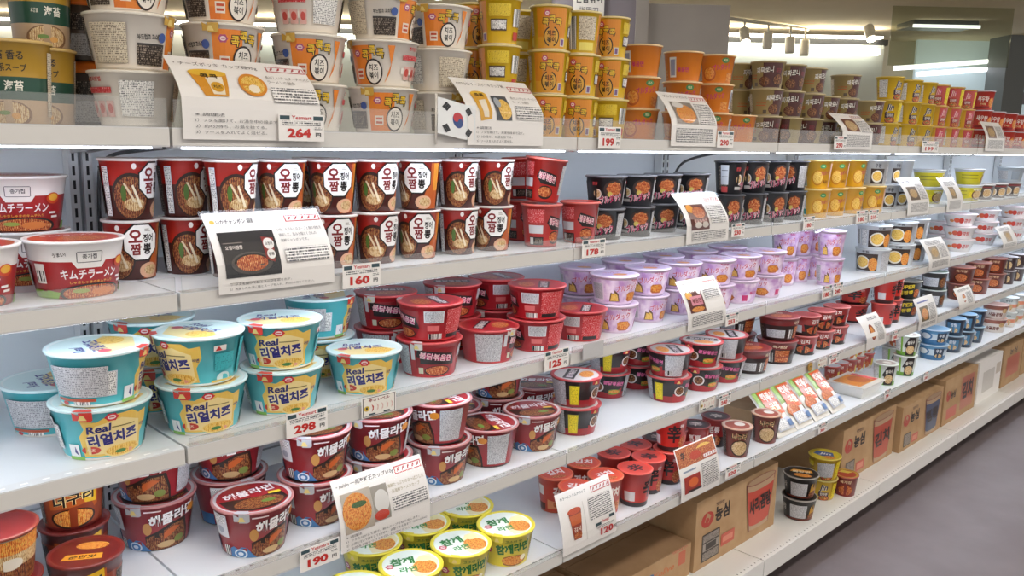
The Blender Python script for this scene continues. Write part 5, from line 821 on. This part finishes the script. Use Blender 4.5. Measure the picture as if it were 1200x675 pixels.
# ------------------------------------------------------------------ the shop around it
def slab(name, x0, x1, y0, y1, z0, z1, m): b = MB(); b.box(x0, x1, y0, y1, z0, z1, m); return structure(name, b)
zc = on_f(930, 51, 9.6).z; CE = zc+.17; print('ceiling', CE)
slab('floor', -4, 16, -4, 16, -.05, 0, 'floor_vinyl')
slab('ceiling', -4, 16, -4, 16, CE, CE+.1, 'ceiling_paint')
def facing(name, pxl, pxr, ztop, zbot, depth, thick, m, kindtag=True):     # upright slab square to the view direction, standing at its own distance
    a = on_f(pxl, 185, depth); c = on_f(pxr, 185, depth); d = (c-a); d.z = 0; w = d.length; ang = math.atan2(d.y, d.x)
    b = MB(); b.box(0, w, 0, thick, zbot, ztop, m); o = obj(name, b, None, (a.x, a.y, 0), ang)
    if kindtag: o['kind'] = 'structure'
    return o, w
zc = on_f(930, 51, 9.6).z
plain('column_grey', '7a7e7e', .5); noisy('wall_beige', 'cfc6ac', 'd6cdb4', 2, .8); plain('trim_black', '2a2a28', .6); plain('cove_glow', 'eef6f4', .5, emit=1.6)
facing('wall_back', -500, 1024, zc, 0, 9.6, .15, 'wall_paint')
facing('trim_1', -500, 1028, zc+.06, zc, 9.6, .17, 'trim_black')
plain('added_uplight_glow', 'fff6e6', .4, emit=11.0)
facing('added_uplight', -200, 1022, zc+.085, zc+.062, 9.5, .10, 'added_uplight_glow')  # glowing strip on the trim's white line, added to brighten the ceiling
o, w = facing('trim_5', 300, 1020, zc-.05, zc-.12, 9.45, .10, 'cove_glow')
facing('wall_right', 1024, 1500, CE, 0, 10.6, .15, 'wall_beige')
# grey display wall behind the gondola
o, w = facing('wall_left', 645, 738, CE, 0, 5.2, .5, 'partition_grey')
facing('trim_2', 738, 752, CE, 0, 5.17, .5, 'partition_tan')
facing('wall_front', 752, 845, on_f(800, 5, 5.2).z, 0, 5.2, .5, 'partition_tan')
a = on_f(670, 60, 5.18); c = on_f(706, 60, 5.18); w = (c-a).length; ang = math.atan2(c.y-a.y, c.x-a.x); z0 = on_f(688, 22, 5.15).z; hs = w*1.05
b = MB(); b.box(0, w, 0, .006, 0, hs, 'card'); b.art([('r', 4, 2, 96, 7, '3a5a8a'), ('t', '손톱깎이', 50, 62, 84, 26, '3a3c44', 0, 0, 1, .02), ('t', '指甲刀', 50, 26, 62, 24, '7a7c84', 0, 0, 1, .0)], lambda u, v, l: (u/100*w, -l*.0005, v/100*hs), w/100, hs/100)
o = obj('wall_sign', b, None, (a.x, a.y, z0), ang); tag(o, 'white wall sign with dark lettering on grey display wall', 'sign')
# glazing at the far right
def winmat(n, c, e):
    m, N, L, b = newmat(n); b.inputs['Base Color'].default_value = lin(c); b.inputs['Roughness'].default_value = .15; b.inputs['Emission Color'].default_value = lin(c); b.inputs['Emission Strength'].default_value = e
winmat('daylight_pane', 'b4c4c8', .55); winmat('glow_line', 'f4f8ff', 2.5)
facing('window_1', 1062, 1166, on_f(1110, 44, 10.4).z, .4, 10.4, .05, 'daylight_pane')
facing('window_2', 1190, 1330, on_f(1200, 40, 10.4).z, .4, 10.4, .05, 'daylight_pane')
facing('trim_3', 1186, 1330, on_f(1195, 108, 10.3).z, on_f(1195, 122, 10.3).z, 10.3, .05, 'partition_grey')
facing('trim_4', 1166, 1190, on_f(1180, 40, 9.8).z, 0, 9.8, .4, 'column_grey')
facing('glass_1', 1030, 1168, on_f(1100, -40, 8.0).z, on_f(1100, 78, 8.0).z, 8.0, .012, 'glass')
for i, (p, q, y0, y1) in enumerate(((1048, 1158, 80, 72), (1075, 1160, 87, 81))):  # glowing tubes stand in for lamp lines reflected in the glass
    A = on_f(p, y0, 10.2); B_ = on_f(q, y1, 10.2); b = MB(); b.tube((0, 0, 0), tuple(B_-A), .028, 'glow_line'); t = tag(obj('reflection_tube', b, None, A), ['upper', 'lower'][i] + ' glowing tube standing in for a lamp reflection on the far glass', 'lamp')
A = on_f(1100, 10, 9.0); b = MB(); b.box(-.33, .33, -.2, .2, -.2, .2, '4a5054'); b.box(-.34, .34, -.22, -.2, -.22, -.19, 'glow_line'); o = obj('ceiling_recess_box', b, None, A, R(-45)); tag(o, 'dark box standing in for a ceiling recess, glowing lower edge, upper right', 'recess')  # dark box stands in for a ceiling recess; its lower edge glows
b = MB(); b.box(-.004, .004, -.004, .004, 0, CE-A.z-.2, '4a5054'); hk = obj('hanger', b, o, (0, 0, .2))
# track lights
def spot(px, py, depth, label, lit=False):
    p = at_depth(px, py, depth); t = thing('spotlight', label, 'lamp', p, 0, 'white track spotlights')
    tl = Vector((0, 0, -1)).rotation_difference(Vector((-.42, -.42, -.8)).normalized()) if lit else None
    b = MB(); b.lathe([(.025, -.02), (.045, -.02), (.052, -.0), (.052, .13), (.044, .15), (.01, .155)], 'e4e0d4', 20, cap0=False); can = obj('lamp_can', b, t)
    b = MB(); b.lathe([(.046, -.024), (.046, -.021)], 'spot_glow' if lit else 'c8c4b4', 20, cap0=True, cap1=True); ln = obj('lens', b, t)
    if tl:
        for o in (can, ln): o.rotation_mode = 'QUATERNION'; o.rotation_quaternion = tl; o.location = Vector((0, 0, .13)) - tl @ Vector((0, 0, .13))
    b = MB(); b.tube((0, 0, .15), (0, 0, max(CE-p.z-.03, .17)), .010, 'd8d4c8'); obj('stem', b, t)
plain('spot_glow', 'fff2d8', .4, emit=14.0)
for px, py, dp, lb, lit in ((871, 52, 8.6, 'leftmost white spotlight of the track right of the grey wall', True), (899, 55, 8.8, 'second white spotlight of the right track', False), (925, 60, 9.0, 'third white spotlight of the right track', False), (942, 63, 9.2, 'rightmost white spotlight of the right track', False), (1017, 48, 8.8, 'lone glowing spotlight near the far glass', True), (483, 10, 8.6, 'white spotlight above the white cheese bowls', True), (433, -2, 8.4, 'white spotlight at top edge above the cheese bowls', False)):
    spot(px, py, dp, lb, lit)
def rail(p, q, dp, label):
    A, B_ = at_depth(*p, dp[0]), at_depth(*q, dp[1]); A.z = B_.z = CE-.03; b = MB(); b.tube((0, 0, 0), tuple(B_-A), .018, 'd0ccc0'); tag(obj('lamp_track', b, None, A), label, 'lamp track')
rail((845, 25, ), (946, 48), (8.5, 9.25), 'white lighting track carrying four spotlights'); rail((590, 10), (646, 18), (8.6, 9.2), 'short lighting track left of the grey wall')
# unseen ceiling lamps added to light the aisle and shop
plain('added_ceiling_glow', 'fffaf3', .5, emit=18.0)
def clamp(x, y, label):
    t = thing('added_ceiling_light', label, 'lamp', (x, y, CE-.06), 0, 'added ceiling lights over the aisle')
    b = MB(); b.box(-.62, .62, -.17, .17, .012, .06, 'e8e8e4'); obj('lamp_housing', b, t)
    b = MB(); b.box(-.60, .60, -.15, .15, 0, .012, 'added_ceiling_glow'); obj('diffuser', b, t)
for i, (x, y) in enumerate(((-1.2, -.2), (.8, -.2), (2.8, -.2), (4.8, -.2), (.8, -2.2), (3.4, -2.2), (3.0, 3.6), (5.5, 3.6), (7.5, 6.5), (4.5, 6.0))): clamp(x, y, 'unseen rectangular ceiling light added to light the shop')
W_ = bpy.data.worlds.new('shop_ambient'); SC.world = W_; W_.use_nodes = True; bg = W_.node_tree.nodes['Background']; bg.inputs[0].default_value = (1, .98, .95, 1); bg.inputs[1].default_value = .68
SC.view_settings.view_transform = 'Standard'; SC.view_settings.look = 'None'; SC.view_settings.exposure = 0; SC.view_settings.gamma = 1
try: SC.view_settings.use_curve_mapping = False
except Exception: pass
SC.cycles.max_bounces = 6; SC.cycles.transparent_max_bounces = 16; SC.cycles.use_denoising = True
